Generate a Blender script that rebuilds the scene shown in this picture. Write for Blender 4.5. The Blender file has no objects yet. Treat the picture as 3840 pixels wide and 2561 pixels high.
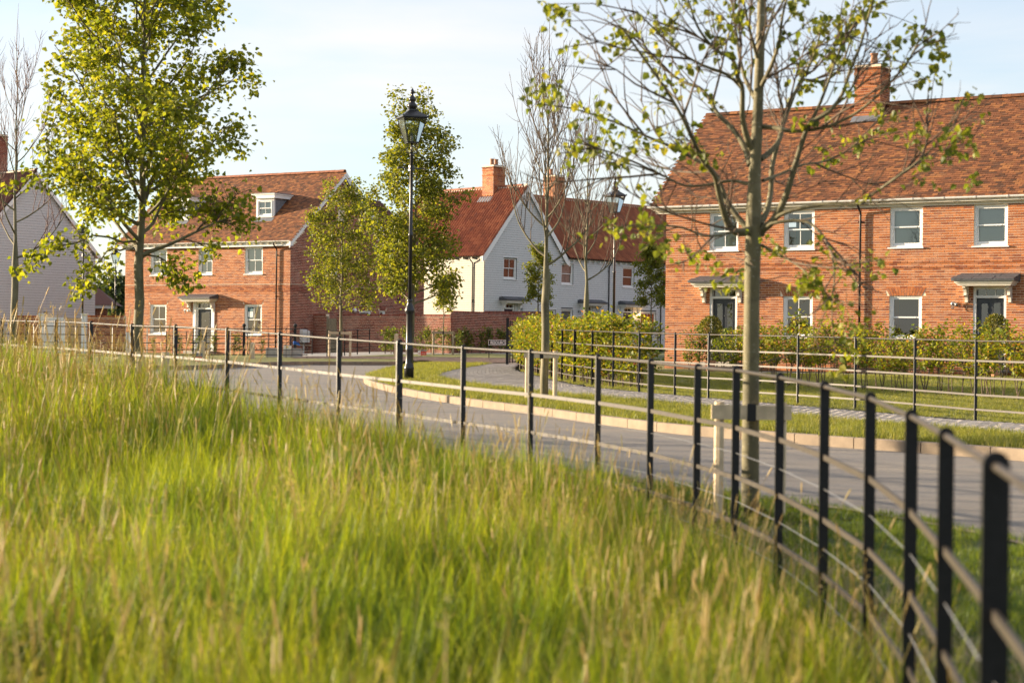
import bpy, bmesh, math, random
from mathutils import Vector, Matrix, geometry, noise
R = math.radians
sc = bpy.context.scene
col = sc.collection

# ------------------------------------------------------------------ camera, sky, sun, exposure
FPX, ROLL, PITCH, EYE = 6600.0, 0.0125, -5/6600.0, 0.85
_F = Vector((0, math.cos(PITCH), math.sin(PITCH))); _U0 = Vector((0, -math.sin(PITCH), math.cos(PITCH)))
_R0 = Vector((1, 0, 0))
_R = _R0*math.cos(ROLL) + _U0*math.sin(ROLL); _U = -_R0*math.sin(ROLL) + _U0*math.cos(ROLL)
cam = bpy.data.cameras.new('camera'); cam_o = bpy.data.objects.new('camera', cam); col.objects.link(cam_o)
cam.sensor_width = 36; cam.lens = FPX/3840*36; cam.clip_end = 3000; cam.clip_start = 0.1
M = Matrix((_R, _U, -_F)).transposed().to_4x4(); M.translation = Vector((0, 0, EYE)); cam_o.matrix_world = M
cam.dof.use_dof = True; cam.dof.focus_distance = 48; cam.dof.aperture_fstop = 3.2
sc.camera = cam_o

SUN_EL, SUN_AZ = R(9.0), R(-73)          # azimuth from +Y towards +X
w = bpy.data.worlds.new('World'); sc.world = w; w.use_nodes = True
nt = w.node_tree; nt.nodes.clear()
sky = nt.nodes.new('ShaderNodeTexSky'); sky.sky_type = 'NISHITA'; sky.sun_disc = False
sky.sun_elevation = SUN_EL; sky.sun_rotation = SUN_AZ; sky.air_density = 1.0; sky.dust_density = 0.7; sky.ozone_density = 3.0
bg = nt.nodes.new('ShaderNodeBackground'); bg.inputs[1].default_value = 0.10
wo = nt.nodes.new('ShaderNodeOutputWorld')
tc = nt.nodes.new('ShaderNodeTexCoord')
mp = nt.nodes.new('ShaderNodeMapping'); mp.inputs['Scale'].default_value = (1.6, 1.6, 7.0); mp.inputs['Rotation'].default_value = (0, 0.22, 0.3)
ns = nt.nodes.new('ShaderNodeTexNoise'); ns.inputs['Scale'].default_value = 2.2; ns.inputs['Detail'].default_value = 7; ns.inputs['Distortion'].default_value = 0.5
cr = nt.nodes.new('ShaderNodeMapRange'); cr.inputs[1].default_value = 0.36; cr.inputs[2].default_value = 0.78; cr.inputs[3].default_value = 0.38; cr.inputs[4].default_value = 0.92
mx = nt.nodes.new('ShaderNodeMix'); mx.data_type = 'RGBA'; mx.inputs[7].default_value = (3.35, 3.15, 3.05, 1)
nt.links.new(tc.outputs['Generated'], mp.inputs[0]); nt.links.new(mp.outputs[0], ns.inputs[0]); nt.links.new(ns.outputs[0], cr.inputs[0])
nt.links.new(cr.outputs[0], mx.inputs[0]); nt.links.new(sky.outputs[0], mx.inputs[6]); nt.links.new(mx.outputs[2], bg.inputs[0]); nt.links.new(bg.outputs[0], wo.inputs[0])

sl = bpy.data.lights.new('sun', 'SUN'); sl.energy = 5.0; sl.angle = R(0.6); sl.color = (1.0, 0.80, 0.56)
so = bpy.data.objects.new('sun', sl); col.objects.link(so)
SUND = Vector((math.sin(SUN_AZ)*math.cos(SUN_EL), math.cos(SUN_AZ)*math.cos(SUN_EL), math.sin(SUN_EL)))
so.rotation_euler = SUND.to_track_quat('Z', 'Y').to_euler(); so.location = (-40, 30, 30)
sc.view_settings.view_transform = 'Standard'; sc.view_settings.look = 'None'
sc.view_settings.exposure = 1.74; sc.view_settings.gamma = 1.0
sc.cycles.max_bounces = 8; sc.cycles.transparent_max_bounces = 12; sc.cycles.caustics_reflective = False; sc.cycles.caustics_refractive = False

# ------------------------------------------------------------------ small maths
def lerp(x, xs, ys):
    if x <= xs[0]: return ys[0]
    for i in range(1, len(xs)):
        if x <= xs[i]: return ys[i-1] + (ys[i]-ys[i-1])*(x-xs[i-1])/(xs[i]-xs[i-1])
    return ys[-1]
def G(x, y):                              # height of the made ground (verges, paths, lawns)
    b = lerp(y, (0, 14, 25, 42, 62), (-.22, -.22, -.2, 0, 0))
    return b + lerp(y, (62, 78, 100), (0, .2, .4))*min(1, max(0, (x+14)/8))
def MZ(y): return lerp(y, (0, 4, 13.65, 24.2, 34), (-.62, -.62, -.44, -.17, 0))    # meadow ground
def at(px, py, Y):                        # the point seen at photograph pixel px, py at distance Y
    d = _F*FPX + _R*(px-1920) - _U*(py-1280.5); t = Y/d.y
    return Vector((d.x*t, Y, d.z*t+EYE))
DD = 1.6333

# ------------------------------------------------------------------ materials
MATS = {}
def newmat(name):
    m = bpy.data.materials.new(name); m.use_nodes = True; MATS[name] = m
    n = m.node_tree.nodes; b = n['Principled BSDF']; return m, n, m.node_tree.links, b
def rnd_node(n, l):
    """0..1, different for every object and every loose piece of a mesh"""
    a = n.new('ShaderNodeObjectInfo'); g = n.new('ShaderNodeNewGeometry')
    s = n.new('ShaderNodeMath'); s.operation = 'ADD'; l.new(a.outputs['Random'], s.inputs[0]); l.new(g.outputs['Random Per Island'], s.inputs[1])
    f = n.new('ShaderNodeMath'); f.operation = 'FRACT'; l.new(s.outputs[0], f.inputs[0]); return f.outputs[0]
def ramp(n, l, src, stops, inter='LINEAR'):
    r = n.new('ShaderNodeValToRGB'); r.color_ramp.interpolation = inter
    e = r.color_ramp.elements
    while len(e) < len(stops): e.new(0.5)
    for i, (p, c) in enumerate(stops): e[i].position = p; e[i].color = (*c, 1)
    l.new(src, r.inputs[0]); return r.outputs[0]
def wpos(n): return n.new('ShaderNodeNewGeometry').outputs['Position']
def noise_n(n, l, scale, detail=4, rough=.55, vec=None, stretch=None):
    t = n.new('ShaderNodeTexNoise'); t.inputs['Scale'].default_value = scale; t.inputs['Detail'].default_value = detail; t.inputs['Roughness'].default_value = rough
    v = vec or wpos(n)
    if stretch:
        mpn = n.new('ShaderNodeMapping'); mpn.inputs['Scale'].default_value = stretch; l.new(v, mpn.inputs[0]); v = mpn.outputs[0]
    l.new(v, t.inputs[0]); return t.outputs[0]
def mixc(n, l, fac, a, b, mode='MIX'):
    m = n.new('ShaderNodeMix'); m.data_type = 'RGBA'; m.blend_type = mode
    if isinstance(fac, float): m.inputs[0].default_value = fac
    else: l.new(fac, m.inputs[0])
    for i, s in ((6, a), (7, b)):
        if isinstance(s, tuple): m.inputs[i].default_value = (*s, 1)
        else: l.new(s, m.inputs[i])
    return m.outputs[2]
def rng_n(n, l, src, a, b, c, d):
    m = n.new('ShaderNodeMapRange'); l.new(src, m.inputs[0])
    for i, v in enumerate((a, b, c, d)): m.inputs[i+1].default_value = v
    return m.outputs[0]
def bump(n, l, b, h, strength, dist):
    u = n.new('ShaderNodeBump'); u.inputs['Strength'].default_value = strength; u.inputs['Distance'].default_value = dist
    l.new(h, u.inputs['Height']); l.new(u.outputs[0], b.inputs['Normal'])

def plain(name, c, rough=.6, metal=0., var=.12, nscale=6., spec=.4, bmp=0.):
    m, n, l, b = newmat(name)
    nz = noise_n(n, l, nscale, 5)
    f = rng_n(n, l, nz, .3, .7, 1-var, 1+var)
    v = n.new('ShaderNodeVectorMath'); v.operation = 'SCALE'; v.inputs[0].default_value = c; l.new(f, v.inputs['Scale'])
    l.new(v.outputs[0], b.inputs['Base Color']); b.inputs['Roughness'].default_value = rough; b.inputs['Metallic'].default_value = metal
    b.inputs['Specular IOR Level'].default_value = spec
    if bmp: bump(n, l, b, noise_n(n, l, nscale*14, 3), bmp, .01)
    return m
def island(name, stops, rough=.8, nscale=30., pale=None, bmp=.4, bd=.004, spec=.3, wear=.25):
    """a material for many alike pieces, each its own tone"""
    m, n, l, b = newmat(name)
    c = ramp(n, l, rnd_node(n, l), stops)
    nz = noise_n(n, l, nscale, 5, .65)
    c = mixc(n, l, rng_n(n, l, nz, .35, .7, 0., wear), c, (stops[0][1][0]*.55, stops[0][1][1]*.55, stops[0][1][2]*.55))
    if pale:
        nz2 = noise_n(n, l, 1.6, 6, .7)
        c = mixc(n, l, rng_n(n, l, nz2, .52, .74, 0., pale[1]), c, pale[0])
    l.new(c, b.inputs['Base Color']); b.inputs['Roughness'].default_value = rough; b.inputs['Specular IOR Level'].default_value = spec
    bump(n, l, b, noise_n(n, l, nscale*5, 4, .7), bmp, bd)
    return m
BR = [(0, (.20, .052, .022)), (.2, (.32, .098, .034)), (.45, (.41, .135, .042)), (.7, (.47, .165, .056)), (.9, (.38, .16, .085)), (1, (.23, .07, .04))]
island('brick', BR, .85, 26, ((.52, .29, .16), .35))
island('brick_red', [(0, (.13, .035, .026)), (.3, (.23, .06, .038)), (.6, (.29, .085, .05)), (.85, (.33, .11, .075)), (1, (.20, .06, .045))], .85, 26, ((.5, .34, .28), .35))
plain('mortar', (.78, .64, .47), .95, var=.15, nscale=18, bmp=.5)
island('plain_tile', [(0, (.085, .04, .022)), (.2, (.15, .062, .03)), (.5, (.23, .088, .038)), (.75, (.29, .112, .045)), (.92, (.38, .16, .055)), (1, (.13, .065, .04))], .8, 18, wear=.5)
island('dark_tile', [(0, (.07, .03, .022)), (.5, (.13, .05, .035)), (1, (.19, .075, .05))], .8, 18, wear=.5)
island('pantile', [(0, (.22, .07, .035)), (.4, (.28, .088, .04)), (.8, (.35, .12, .052)), (.97, (.40, .15, .07)), (1, (.17, .06, .04))], .7, 14, wear=.4)
plain('ridge_clay', (.30, .11, .055), .8, var=.3, nscale=5)
plain('mortar_pale', (.55, .46, .36), .95, var=.2, nscale=20)
plain('white_paint', (.78, .78, .76), .35, var=.03, nscale=3)
plain('cream_paint', (.72, .68, .58), .45, var=.04)
plain('board_grey', (.55, .555, .55), .55, var=.05, nscale=8)
plain('shadow_gap', (.10, .10, .10), .9)  # dark backing colour, stands in for the shade between the boards
plain('board_cream', (.27, .24, .19), .55, var=.06, nscale=8)
plain('black_metal', (.012, .012, .014), .32, var=.2, spec=.5)
plain('fence_black', (.010, .010, .012), .42, var=.3, nscale=40, spec=.35)
plain('rail_bronze', (.042, .034, .026), .5, metal=0., var=.3, nscale=25, spec=.35)
plain('lead', (.16, .17, .19), .5, var=.2, nscale=9)
plain('slate', (.085, .09, .10), .55, var=.3, nscale=12, bmp=.4)
plain('door_paint', (.035, .04, .048), .35, var=.1)
plain('navy_paint', (.018, .024, .042), .35, var=.1)
plain('pot_clay', (.42, .20, .11), .8, var=.15)
plain('galv', (.34, .34, .34), .35, .6, var=.1)
plain('wood_new', (.46, .33, .19), .8, var=.25, nscale=9, bmp=.4)
plain('wood_grey', (.30, .25, .17), .85, var=.3, nscale=12, bmp=.5)
plain('wood_pale', (.55, .44, .29), .8, var=.2, nscale=14, bmp=.4)
plain('concrete', (.36, .34, .31), .9, var=.15, nscale=8, bmp=.4)
plain('kerb_stone', (.23, .18, .128), .9, var=.16, nscale=5, bmp=.5)
plain('blind', (.62, .62, .56), .8, var=.03, nscale=2)
plain('unlit_room_tone', (.02, .02, .022), .9)  # near-black colour standing in for the shade of unlit interiors
plain('curtain', (.45, .44, .43), .9, var=.2, nscale=5)
plain('rubber', (.015, .015, .015), .8)
plain('blue_cloth', (.02, .12, .45), .7)
plain('red_print', (.62, .06, .03), .5)
plain('white_print', (.78, .78, .76), .5, var=.02)
plain('teal_print', (.03, .10, .12), .5)
plain('soil', (.045, .03, .02), .95, var=.4, nscale=12, bmp=.8)
plain('twig', (.10, .07, .045), .8, var=.3, nscale=30)
plain('twig_red', (.13, .065, .05), .75, var=.3, nscale=30)
m, n, l, b = newmat('bark')               # smooth olive-grey young bark with pale flecks
c = ramp(n, l, noise_n(n, l, 5, 5, .6, stretch=(1, 1, .5)), [(.3, (.075, .065, .032)), (.5, (.13, .115, .055)), (.7, (.20, .175, .10))])
c = mixc(n, l, rng_n(n, l, noise_n(n, l, 26, 3, .6, stretch=(1, 1, 2.6)), .62, .70, 0., .75), c, (.33, .31, .24))
c = mixc(n, l, rng_n(n, l, noise_n(n, l, 9, 3, .6), .60, .68, 0., .5), c, (.06, .055, .03))
l.new(c, b.inputs['Base Color']); b.inputs['Roughness'].default_value = .75
bump(n, l, b, noise_n(n, l, 60, 4, .6, stretch=(1, 1, 3)), .5, .01)

def leafmat(name, stops, trans=.45, rough=.5):
    m = bpy.data.materials.new(name); m.use_nodes = True; MATS[name] = m
    n, l = m.node_tree.nodes, m.node_tree.links; n.clear()
    out = n.new('ShaderNodeOutputMaterial'); b = n.new('ShaderNodeBsdfPrincipled'); t = n.new('ShaderNodeBsdfTranslucent'); x = n.new('ShaderNodeMixShader')
    c = ramp(n, l, rnd_node(n, l), stops)
    l.new(c, b.inputs['Base Color']); b.inputs['Roughness'].default_value = rough; b.inputs['Specular IOR Level'].default_value = .35
    ct = mixc(n, l, 1.0, c, (1.4, 1.35, .5), 'MULTIPLY'); l.new(ct, t.inputs[0])
    x.inputs[0].default_value = trans; l.new(b.outputs[0], x.inputs[1]); l.new(t.outputs[0], x.inputs[2]); l.new(x.outputs[0], out.inputs[0])
    return m
leafmat('leaf_lime', [(0, (.11, .145, .018)), (.4, (.18, .21, .022)), (.75, (.25, .265, .028)), (1, (.34, .32, .04))], .54)
leafmat('leaf_dark', [(0, (.05, .075, .018)), (.5, (.09, .115, .022)), (1, (.16, .17, .035))], .4)
leafmat('leaf_hedge', [(0, (.10, .15, .018)), (.45, (.20, .23, .022)), (.85, (.34, .31, .03)), (.97, (.36, .20, .05)), (1, (.30, .10, .05))], .45)
leafmat('leaf_hedge_dark', [(0, (.045, .08, .014)), (.5, (.11, .155, .022)), (1, (.24, .25, .03))], .45)
leafmat('leaf_topiary', [(0, (.05, .075, .012)), (.5, (.13, .135, .02)), (1, (.30, .25, .04))], .3)
leafmat('leaf_mid', [(0, (.10, .13, .02)), (.5, (.17, .19, .025)), (1, (.28, .27, .04))], .5)
leafmat('leaf_spring', [(0, (.09, .12, .018)), (.4, (.14, .17, .022)), (.75, (.20, .215, .03)), (1, (.28, .26, .04))], .5)
leafmat('leaf_far', [(0, (.035, .06, .03)), (1, (.09, .12, .05))], .3)

def grassmat(name, lo, hi, tip, trans=.5, patch=None):
    m = bpy.data.materials.new(name); m.use_nodes = True; MATS[name] = m
    n, l = m.node_tree.nodes, m.node_tree.links; n.clear()
    out = n.new('ShaderNodeOutputMaterial'); b = n.new('ShaderNodeBsdfPrincipled'); t = n.new('ShaderNodeBsdfTranslucent'); x = n.new('ShaderNodeMixShader')
    r = rnd_node(n, l)
    c = mixc(n, l, r, lo, hi)
    if patch:
        pn = noise_n(n, l, .55, 3, .6)
        c = mixc(n, l, rng_n(n, l, pn, .42, .60, 0., .75), c, patch)
    oi = n.new('ShaderNodeObjectInfo')
    c = mixc(n, l, rng_n(n, l, oi.outputs['Random'], .80, 1.0, 0., .7), c, tip)
    l.new(c, b.inputs['Base Color']); b.inputs['Roughness'].default_value = .5; b.inputs['Specular IOR Level'].default_value = .3
    ct = mixc(n, l, 1.0, c, (1.5, 1.4, .6), 'MULTIPLY'); l.new(ct, t.inputs[0])
    x.inputs[0].default_value = trans; l.new(b.outputs[0], x.inputs[1]); l.new(t.outputs[0], x.inputs[2]); l.new(x.outputs[0], out.inputs[0])
grassmat('meadow_blade', (.11, .18, .014), (.36, .38, .025), (.24, .25, .05), .55, (.055, .115, .016))
grassmat('meadow_head', (.34, .28, .12), (.48, .38, .19), (.26, .27, .09), .4)
grassmat('lawn_green', (.09, .15, .018), (.17, .21, .03), (.26, .26, .06), .45)  # greener mix for the near verge, with its shade put into the colour
grassmat('lawn_blade', (.13, .16, .03), (.25, .25, .055), (.38, .33, .14), .45)
grassmat('straw', (.30, .24, .13), (.42, .35, .21), (.14, .11, .05), .2)

m, n, l, b = newmat('lawn')
c = ramp(n, l, noise_n(n, l, 9, 6, .7), [(.34, (.07, .09, .018)), (.5, (.15, .16, .035)), (.66, (.27, .24, .075))])
c = mixc(n, l, rng_n(n, l, noise_n(n, l, .9, 4, .6), .4, .7, 0., .5), c, (.22, .19, .05))
l.new(c, b.inputs['Base Color']); b.inputs['Roughness'].default_value = .9; bump(n, l, b, noise_n(n, l, 60, 5, .7), 1., .03)
plain('verge_soil', (.06, .085, .018), .95, var=.4, nscale=6, bmp=.8)
m, n, l, b = newmat('meadow_soil')
c = ramp(n, l, noise_n(n, l, 14, 5, .7), [(.3, (.03, .04, .012)), (.7, (.075, .075, .025))])
l.new(c, b.inputs['Base Color']); b.inputs['Roughness'].default_value = .95
m, n, l, b = newmat('asphalt')
c = ramp(n, l, noise_n(n, l, 150, 3, .8), [(.3, (.10, .093, .088)), (.5, (.19, .175, .16)), (.72, (.36, .32, .27))])
c = mixc(n, l, rng_n(n, l, noise_n(n, l, 1.2, 5, .65, stretch=(.25, 1.4, 1)), .42, .66, 0., .6), c, (.28, .235, .18))
c = mixc(n, l, rng_n(n, l, noise_n(n, l, .5, 4, .6, stretch=(.3, 1.8, 1)), .56, .68, 0., .45), c, (.11, .105, .10))
c = mixc(n, l, rng_n(n, l, noise_n(n, l, 3.5, 6, .75), .55, .75, 0., .5), c, (.34, .29, .22))
c = mixc(n, l, rng_n(n, l, noise_n(n, l, 8, 3, .5, stretch=(.10, 2.2, 1)), .60, .64, 0., .35), c, (.09, .085, .08))
l.new(c, b.inputs['Base Color']); b.inputs['Roughness'].default_value = .85; bump(n, l, b, noise_n(n, l, 110, 3, .8), .9, .012)
m, n, l, b = newmat('jointing')
c = ramp(n, l, noise_n(n, l, 30, 4, .7), [(.3, (.11, .09, .065)), (.7, (.2, .165, .12))])
l.new(c, b.inputs['Base Color']); b.inputs['Roughness'].default_value = .95
island('paving_block', [(0, (.24, .22, .205)), (.5, (.33, .305, .285)), (1, (.42, .385, .35))], .85, 20, ((.32, .27, .20), .5))
island('paving_pink', [(0, (.22, .16, .13)), (.5, (.30, .22, .175)), (1, (.37, .28, .22))], .85, 20)
m, n, l, b = newmat('far_ground')
c = ramp(n, l, noise_n(n, l, .3, 5, .6), [(.3, (.07, .085, .025)), (.7, (.14, .14, .04))])
l.new(c, b.inputs['Base Color']); b.inputs['Roughness'].default_value = .95
# glass
m = bpy.data.materials.new('glass'); m.use_nodes = True; MATS['glass'] = m
n, l = m.node_tree.nodes, m.node_tree.links; n.clear()
out = n.new('ShaderNodeOutputMaterial'); gl = n.new('ShaderNodeBsdfGlossy'); gl.inputs['Roughness'].default_value = .015; gl.inputs[0].default_value = (.9, .95, .97, 1)
tr = n.new('ShaderNodeBsdfTransparent'); tr.inputs[0].default_value = (.80, .84, .84, 1); fr = n.new('ShaderNodeFresnel'); fr.inputs[0].default_value = 1.55
ad = n.new('ShaderNodeMath'); ad.operation = 'MULTIPLY_ADD'; ad.inputs[1].default_value = 1.5; ad.inputs[2].default_value = .05
bp = n.new('ShaderNodeBump'); bp.inputs['Strength'].default_value = .05; bp.inputs['Distance'].default_value = .02
l.new(noise_n(n, l, 1.7, 2), bp.inputs['Height']); l.new(bp.outputs[0], gl.inputs['Normal'])
xs = n.new('ShaderNodeMixShader'); l.new(fr.outputs[0], ad.inputs[0]); l.new(ad.outputs[0], xs.inputs[0]); l.new(tr.outputs[0], xs.inputs[1]); l.new(gl.outputs[0], xs.inputs[2]); l.new(xs.outputs[0], out.inputs[0])
m, n, l, b = newmat('lit_bulb'); b.inputs['Base Color'].default_value = (1, .7, .35, 1); b.inputs['Emission Color'].default_value = (1, .62, .28, 1); b.inputs['Emission Strength'].default_value = 9

# ------------------------------------------------------------------ building blocks
class MB:
    def __init__(s): s.v = []; s.f = []
    def quad(s, *p):
        i = len(s.v); s.v += [tuple(q) for q in p]; s.f.append(tuple(range(i, i+len(p))))
    def box(s, lo, hi, o=None, ax=None, open_back=False):
        """axis-aligned in the frame (o, ax); ax = three unit vectors"""
        i = len(s.v)
        cs = [(x, y, z) for x in (lo[0], hi[0]) for y in (lo[1], hi[1]) for z in (lo[2], hi[2])]
        if ax:
            cs = [tuple(o + ax[0]*c[0] + ax[1]*c[1] + ax[2]*c[2]) for c in cs]
        s.v += cs
        s.f += [tuple(i+k for k in q) for q in ((0, 1, 3, 2), (4, 6, 7, 5), (0, 4, 5, 1), (2, 3, 7, 6), (0, 2, 6, 4), (1, 5, 7, 3))]
    def tube(s, pts, rad, n=6, cap=True):
        pts = [Vector(p) for p in pts]
        if not isinstance(rad, (list, tuple)): rad = [rad]*len(pts)
        base = len(s.v); up = Vector((0, 0, 1)); prev = None
        for k, p in enumerate(pts):
            d = (pts[min(k+1, len(pts)-1)] - pts[max(k-1, 0)])
            if d.length < 1e-9: d = Vector((0, 0, 1))
            d.normalize()
            if prev is None:
                a = d.cross(Vector((0, 1, 0)) if abs(d.y) < .9 else Vector((1, 0, 0))).normalized()
            else:
                a = (prev - d*prev.dot(d))
                a = a.normalized() if a.length > 1e-6 else d.orthogonal().normalized()
            prev = a; b = d.cross(a)
            for j in range(n):
                t = 2*math.pi*j/n; s.v.append(tuple(p + (a*math.cos(t) + b*math.sin(t))*rad[k]))
        for k in range(len(pts)-1):
            for j in range(n):
                a0 = base+k*n+j; a1 = base+k*n+(j+1) % n
                s.f.append((a0, a1, a1+n, a0+n))
        if cap:
            s.f.append(tuple(base+j for j in range(n))[::-1]); s.f.append(tuple(base+(len(pts)-1)*n+j for j in range(n)))
    def lathe(s, prof, c, n=12):
        """prof = [(r, z)...] about the vertical through c"""
        b = len(s.v)
        for r, z in prof:
            for j in range(n):
                t = 2*math.pi*j/n; s.v.append((c[0]+r*math.cos(t), c[1]+r*math.sin(t), c[2]+z))
        for k in range(len(prof)-1):
            for j in range(n):
                a0 = b+k*n+j; a1 = b+k*n+(j+1) % n; s.f.append((a0, a1, a1+n, a0+n))
        s.f.append(tuple(b+j for j in range(n))[::-1]); s.f.append(tuple(b+(len(prof)-1)*n+j for j in range(n)))
    def prism(s, prof, o, ax, d0, d1):
        """polygon prof (a, b) in the axes ax[0], ax[1], swept along ax[2] from d0 to d1"""
        b = len(s.v); k = len(prof)
        for d in (d0, d1):
            for p in prof: s.v.append(tuple(o + ax[0]*p[0] + ax[1]*p[1] + ax[2]*d))
        s.f.append(tuple(b+j for j in range(k))); s.f.append(tuple(b+k+j for j in range(k))[::-1])
        for j in range(k): s.f.append((b+j, b+k+j, b+k+(j+1) % k, b+(j+1) % k))
    def mesh(s, name, mat, smooth=False):
        me = bpy.data.meshes.new(name); me.from_pydata(s.v, [], s.f)
        me.materials.append(MATS[mat] if isinstance(mat, str) else mat)
        if smooth: me.polygons.foreach_set('use_smooth', [True]*len(me.polygons))
        me.update(); return me
def obj(name, me, parent=None, **props):
    o = bpy.data.objects.new(name, me); col.objects.link(o)
    if parent: o.parent = parent
    for k, v in props.items(): o[k] = v
    return o
def part(name, mb, mat, parent, smooth=False, **props): return obj(name, mb.mesh(name, mat, smooth), parent, **props)
def thing(name, label, cat, loc=(0, 0, 0), rz=0, group=None):
    o = obj(name, None); o.location = loc; o.rotation_euler = (0, 0, rz); o['label'] = label; o['category'] = cat
    if group: o['group'] = group
    return o
def copy_tree(o, parent=None):
    c = o.copy(); col.objects.link(c)
    if parent: c.parent = parent
    for ch in o.children: copy_tree(ch, c)
    return c
def solo(name, mb, mat, label, cat, group=None, smooth=False):
    o = part(name, mb, mat, None, smooth, label=label, category=cat)
    if group: o['group'] = group
    return o
X, Y, Z = Vector((1, 0, 0)), Vector((0, 1, 0)), Vector((0, 0, 1))
rs = random.Random(7)

# piece spreader: 300 nearest full pieces as objects sharing one mesh, the rest joined into one stuff part
def pieces(parent, name, stuff_name, mat, items, base_mb, joined, cap=300):
    """items: (distance key, location, rotation matrix 3x3) ; joined(mb, item) adds it to a mesh"""
    items.sort(key=lambda t: t[0])
    me = base_mb.mesh(name, mat)
    for it in items[:cap]:
        o = obj(name, me, parent); o.matrix_basis = Matrix.Translation(it[1]) @ it[2].to_4x4()
    if len(items) > cap:
        mb = MB()
        for it in items[cap:]:
            R3 = it[2]; o = it[1]; i = len(mb.v)
            mb.v += [tuple(R3 @ Vector(v) + o) for v in base_mb.v]; mb.f += [tuple(i+k for k in f) for f in base_mb.f]
        part(stuff_name, mb, mat, parent, kind='stuff')

def sheet_with_holes(mb, o, u, n, u0, u1, z0, z1, holes, depth=.1):
    us = sorted({u0, u1, *[h[0] for h in holes], *[h[1] for h in holes]}); zs = sorted({z0, z1, *[h[2] for h in holes], *[h[3] for h in holes]})
    us = [a for a in us if u0 <= a <= u1]; zs = [a for a in zs if z0 <= a <= z1]
    P = lambda a, z, d=0: o + u*a + Z*z + n*d
    for i in range(len(us)-1):
        for j in range(len(zs)-1):
            cu, cz = (us[i]+us[i+1])/2, (zs[j]+zs[j+1])/2
            if any(h[0] < cu < h[1] and h[2] < cz < h[3] for h in holes): continue
            mb.quad(P(us[i], zs[j]), P(us[i+1], zs[j]), P(us[i+1], zs[j+1]), P(us[i], zs[j+1]))
    for a, b, c, d in holes:
        for q in (((a, c), (b, c)), ((b, c), (b, d)), ((b, d), (a, d)), ((a, d), (a, c))):
            mb.quad(P(*q[0]), P(*q[1]), P(*q[1], -depth), P(*q[0], -depth))

HOME = {}
def brick_panel(parent, o, u, n, u0, u1, z0, z1, holes=(), skip=(), top=None, mat='brick', cap=300, umax=None, band=(), header=False, mortar='mortar', bondoff=0):
    """o: plane origin, u: along, n: outward. holes: openings in sheet and bricks; skip: rectangles without bricks only"""
    mb = MB(); sheet_with_holes(mb, o, u, n, u0, u1, z0, z1, list(holes))
    if top:
        N = 24; prev = None
        for k in range(N+1):
            a = u0+(u1-u0)*k/N; t = max(z1, top(a))
            if prev: mb.quad(o+u*prev[0]+Z*z1, o+u*a+Z*z1, o+u*a+Z*t, o+u*prev[0]+Z*prev[1])
            prev = (a, t)
    part('mortar_bed', mb, mortar, parent)
    L, H, g = .225, .075, .0125
    full = []; rest = MB(); R3 = Matrix((u, -n, Z)).transposed()      # local x=u, y=inward, z=up
    kz = 0; z = z0; zt = max(z1, top((u0+u1)/2)) if top else z1
    W = parent.matrix_basis
    while z + H*.5 < zt:
        h = min(H, zt-z)
        hd = header and kz % 4 == 3
        L_ = L/2 if hd else L
        off = (0 if kz % 2 == 0 else -L_/2) + bondoff
        if hd: off = -L/4 + bondoff
        a = u0 + off - (L_ if bondoff > 0 else 0)
        while a < u1:
            b0, b1 = max(a, u0), min(a+L_, u1); c0, c1 = z+g/2, z+h-g/2
            segs = [(b0+g/2 if b0 > u0 else b0, b1-g/2 if b1 < u1 else b1)]
            if top and z > z1-.01:
                ok = top(b0) > z+h and top(b1) > z+h
                if not ok: segs = []
            for hx in list(holes)+list(skip):
                if c1 > hx[2]+.004 and c0 < hx[3]-.004:
                    ns_ = []
                    for s0, s1 in segs:
                        if s1 <= hx[0] or s0 >= hx[1]: ns_.append((s0, s1))
                        else:
                            if s0 < hx[0]-.02: ns_.append((s0, hx[0]))
                            if s1 > hx[1]+.02: ns_.append((hx[1], s1))
                    segs = ns_
            proud = .007 + rs.uniform(-.0012, .0018)
            for bd in band:
                if bd[0] <= z+H/2 < bd[1]: proud += bd[2]
            for s0, s1 in segs:
                if s1-s0 < .03: continue
                if abs(s1-s0-(L-g)) < .002 and h == H and (umax is None or a < umax):
                    p = o + u*((s0+s1)/2) + Z*(z+H/2) + n*proud
                    full.append(((W @ p).length, p, R3))
                else:
                    rest.box((s0, -.02, c0), (s1, proud, c1), o, (u, n, Z))
            a += L_
        z += H; kz += 1
    base = MB(); base.box((-(L-g)/2, 0, -(H-g)/2), ((L-g)/2, .03, (H-g)/2))
    used = HOME.get(parent.name, 0)
    c = max(0, min(cap, 300-used)); HOME[parent.name] = used + min(c, len(full))
    if c: pieces(parent, 'brick', 'brickwork', mat, full, base, None, c)
    else:
        for it in full:
            i = len(rest.v); rest.v += [tuple(it[2] @ Vector(v) + it[1]) for v in base.v]; rest.f += [tuple(i+k for k in f) for f in base.f]
    if rest.v: part('brickwork', rest, mat, parent, kind='stuff')

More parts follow.
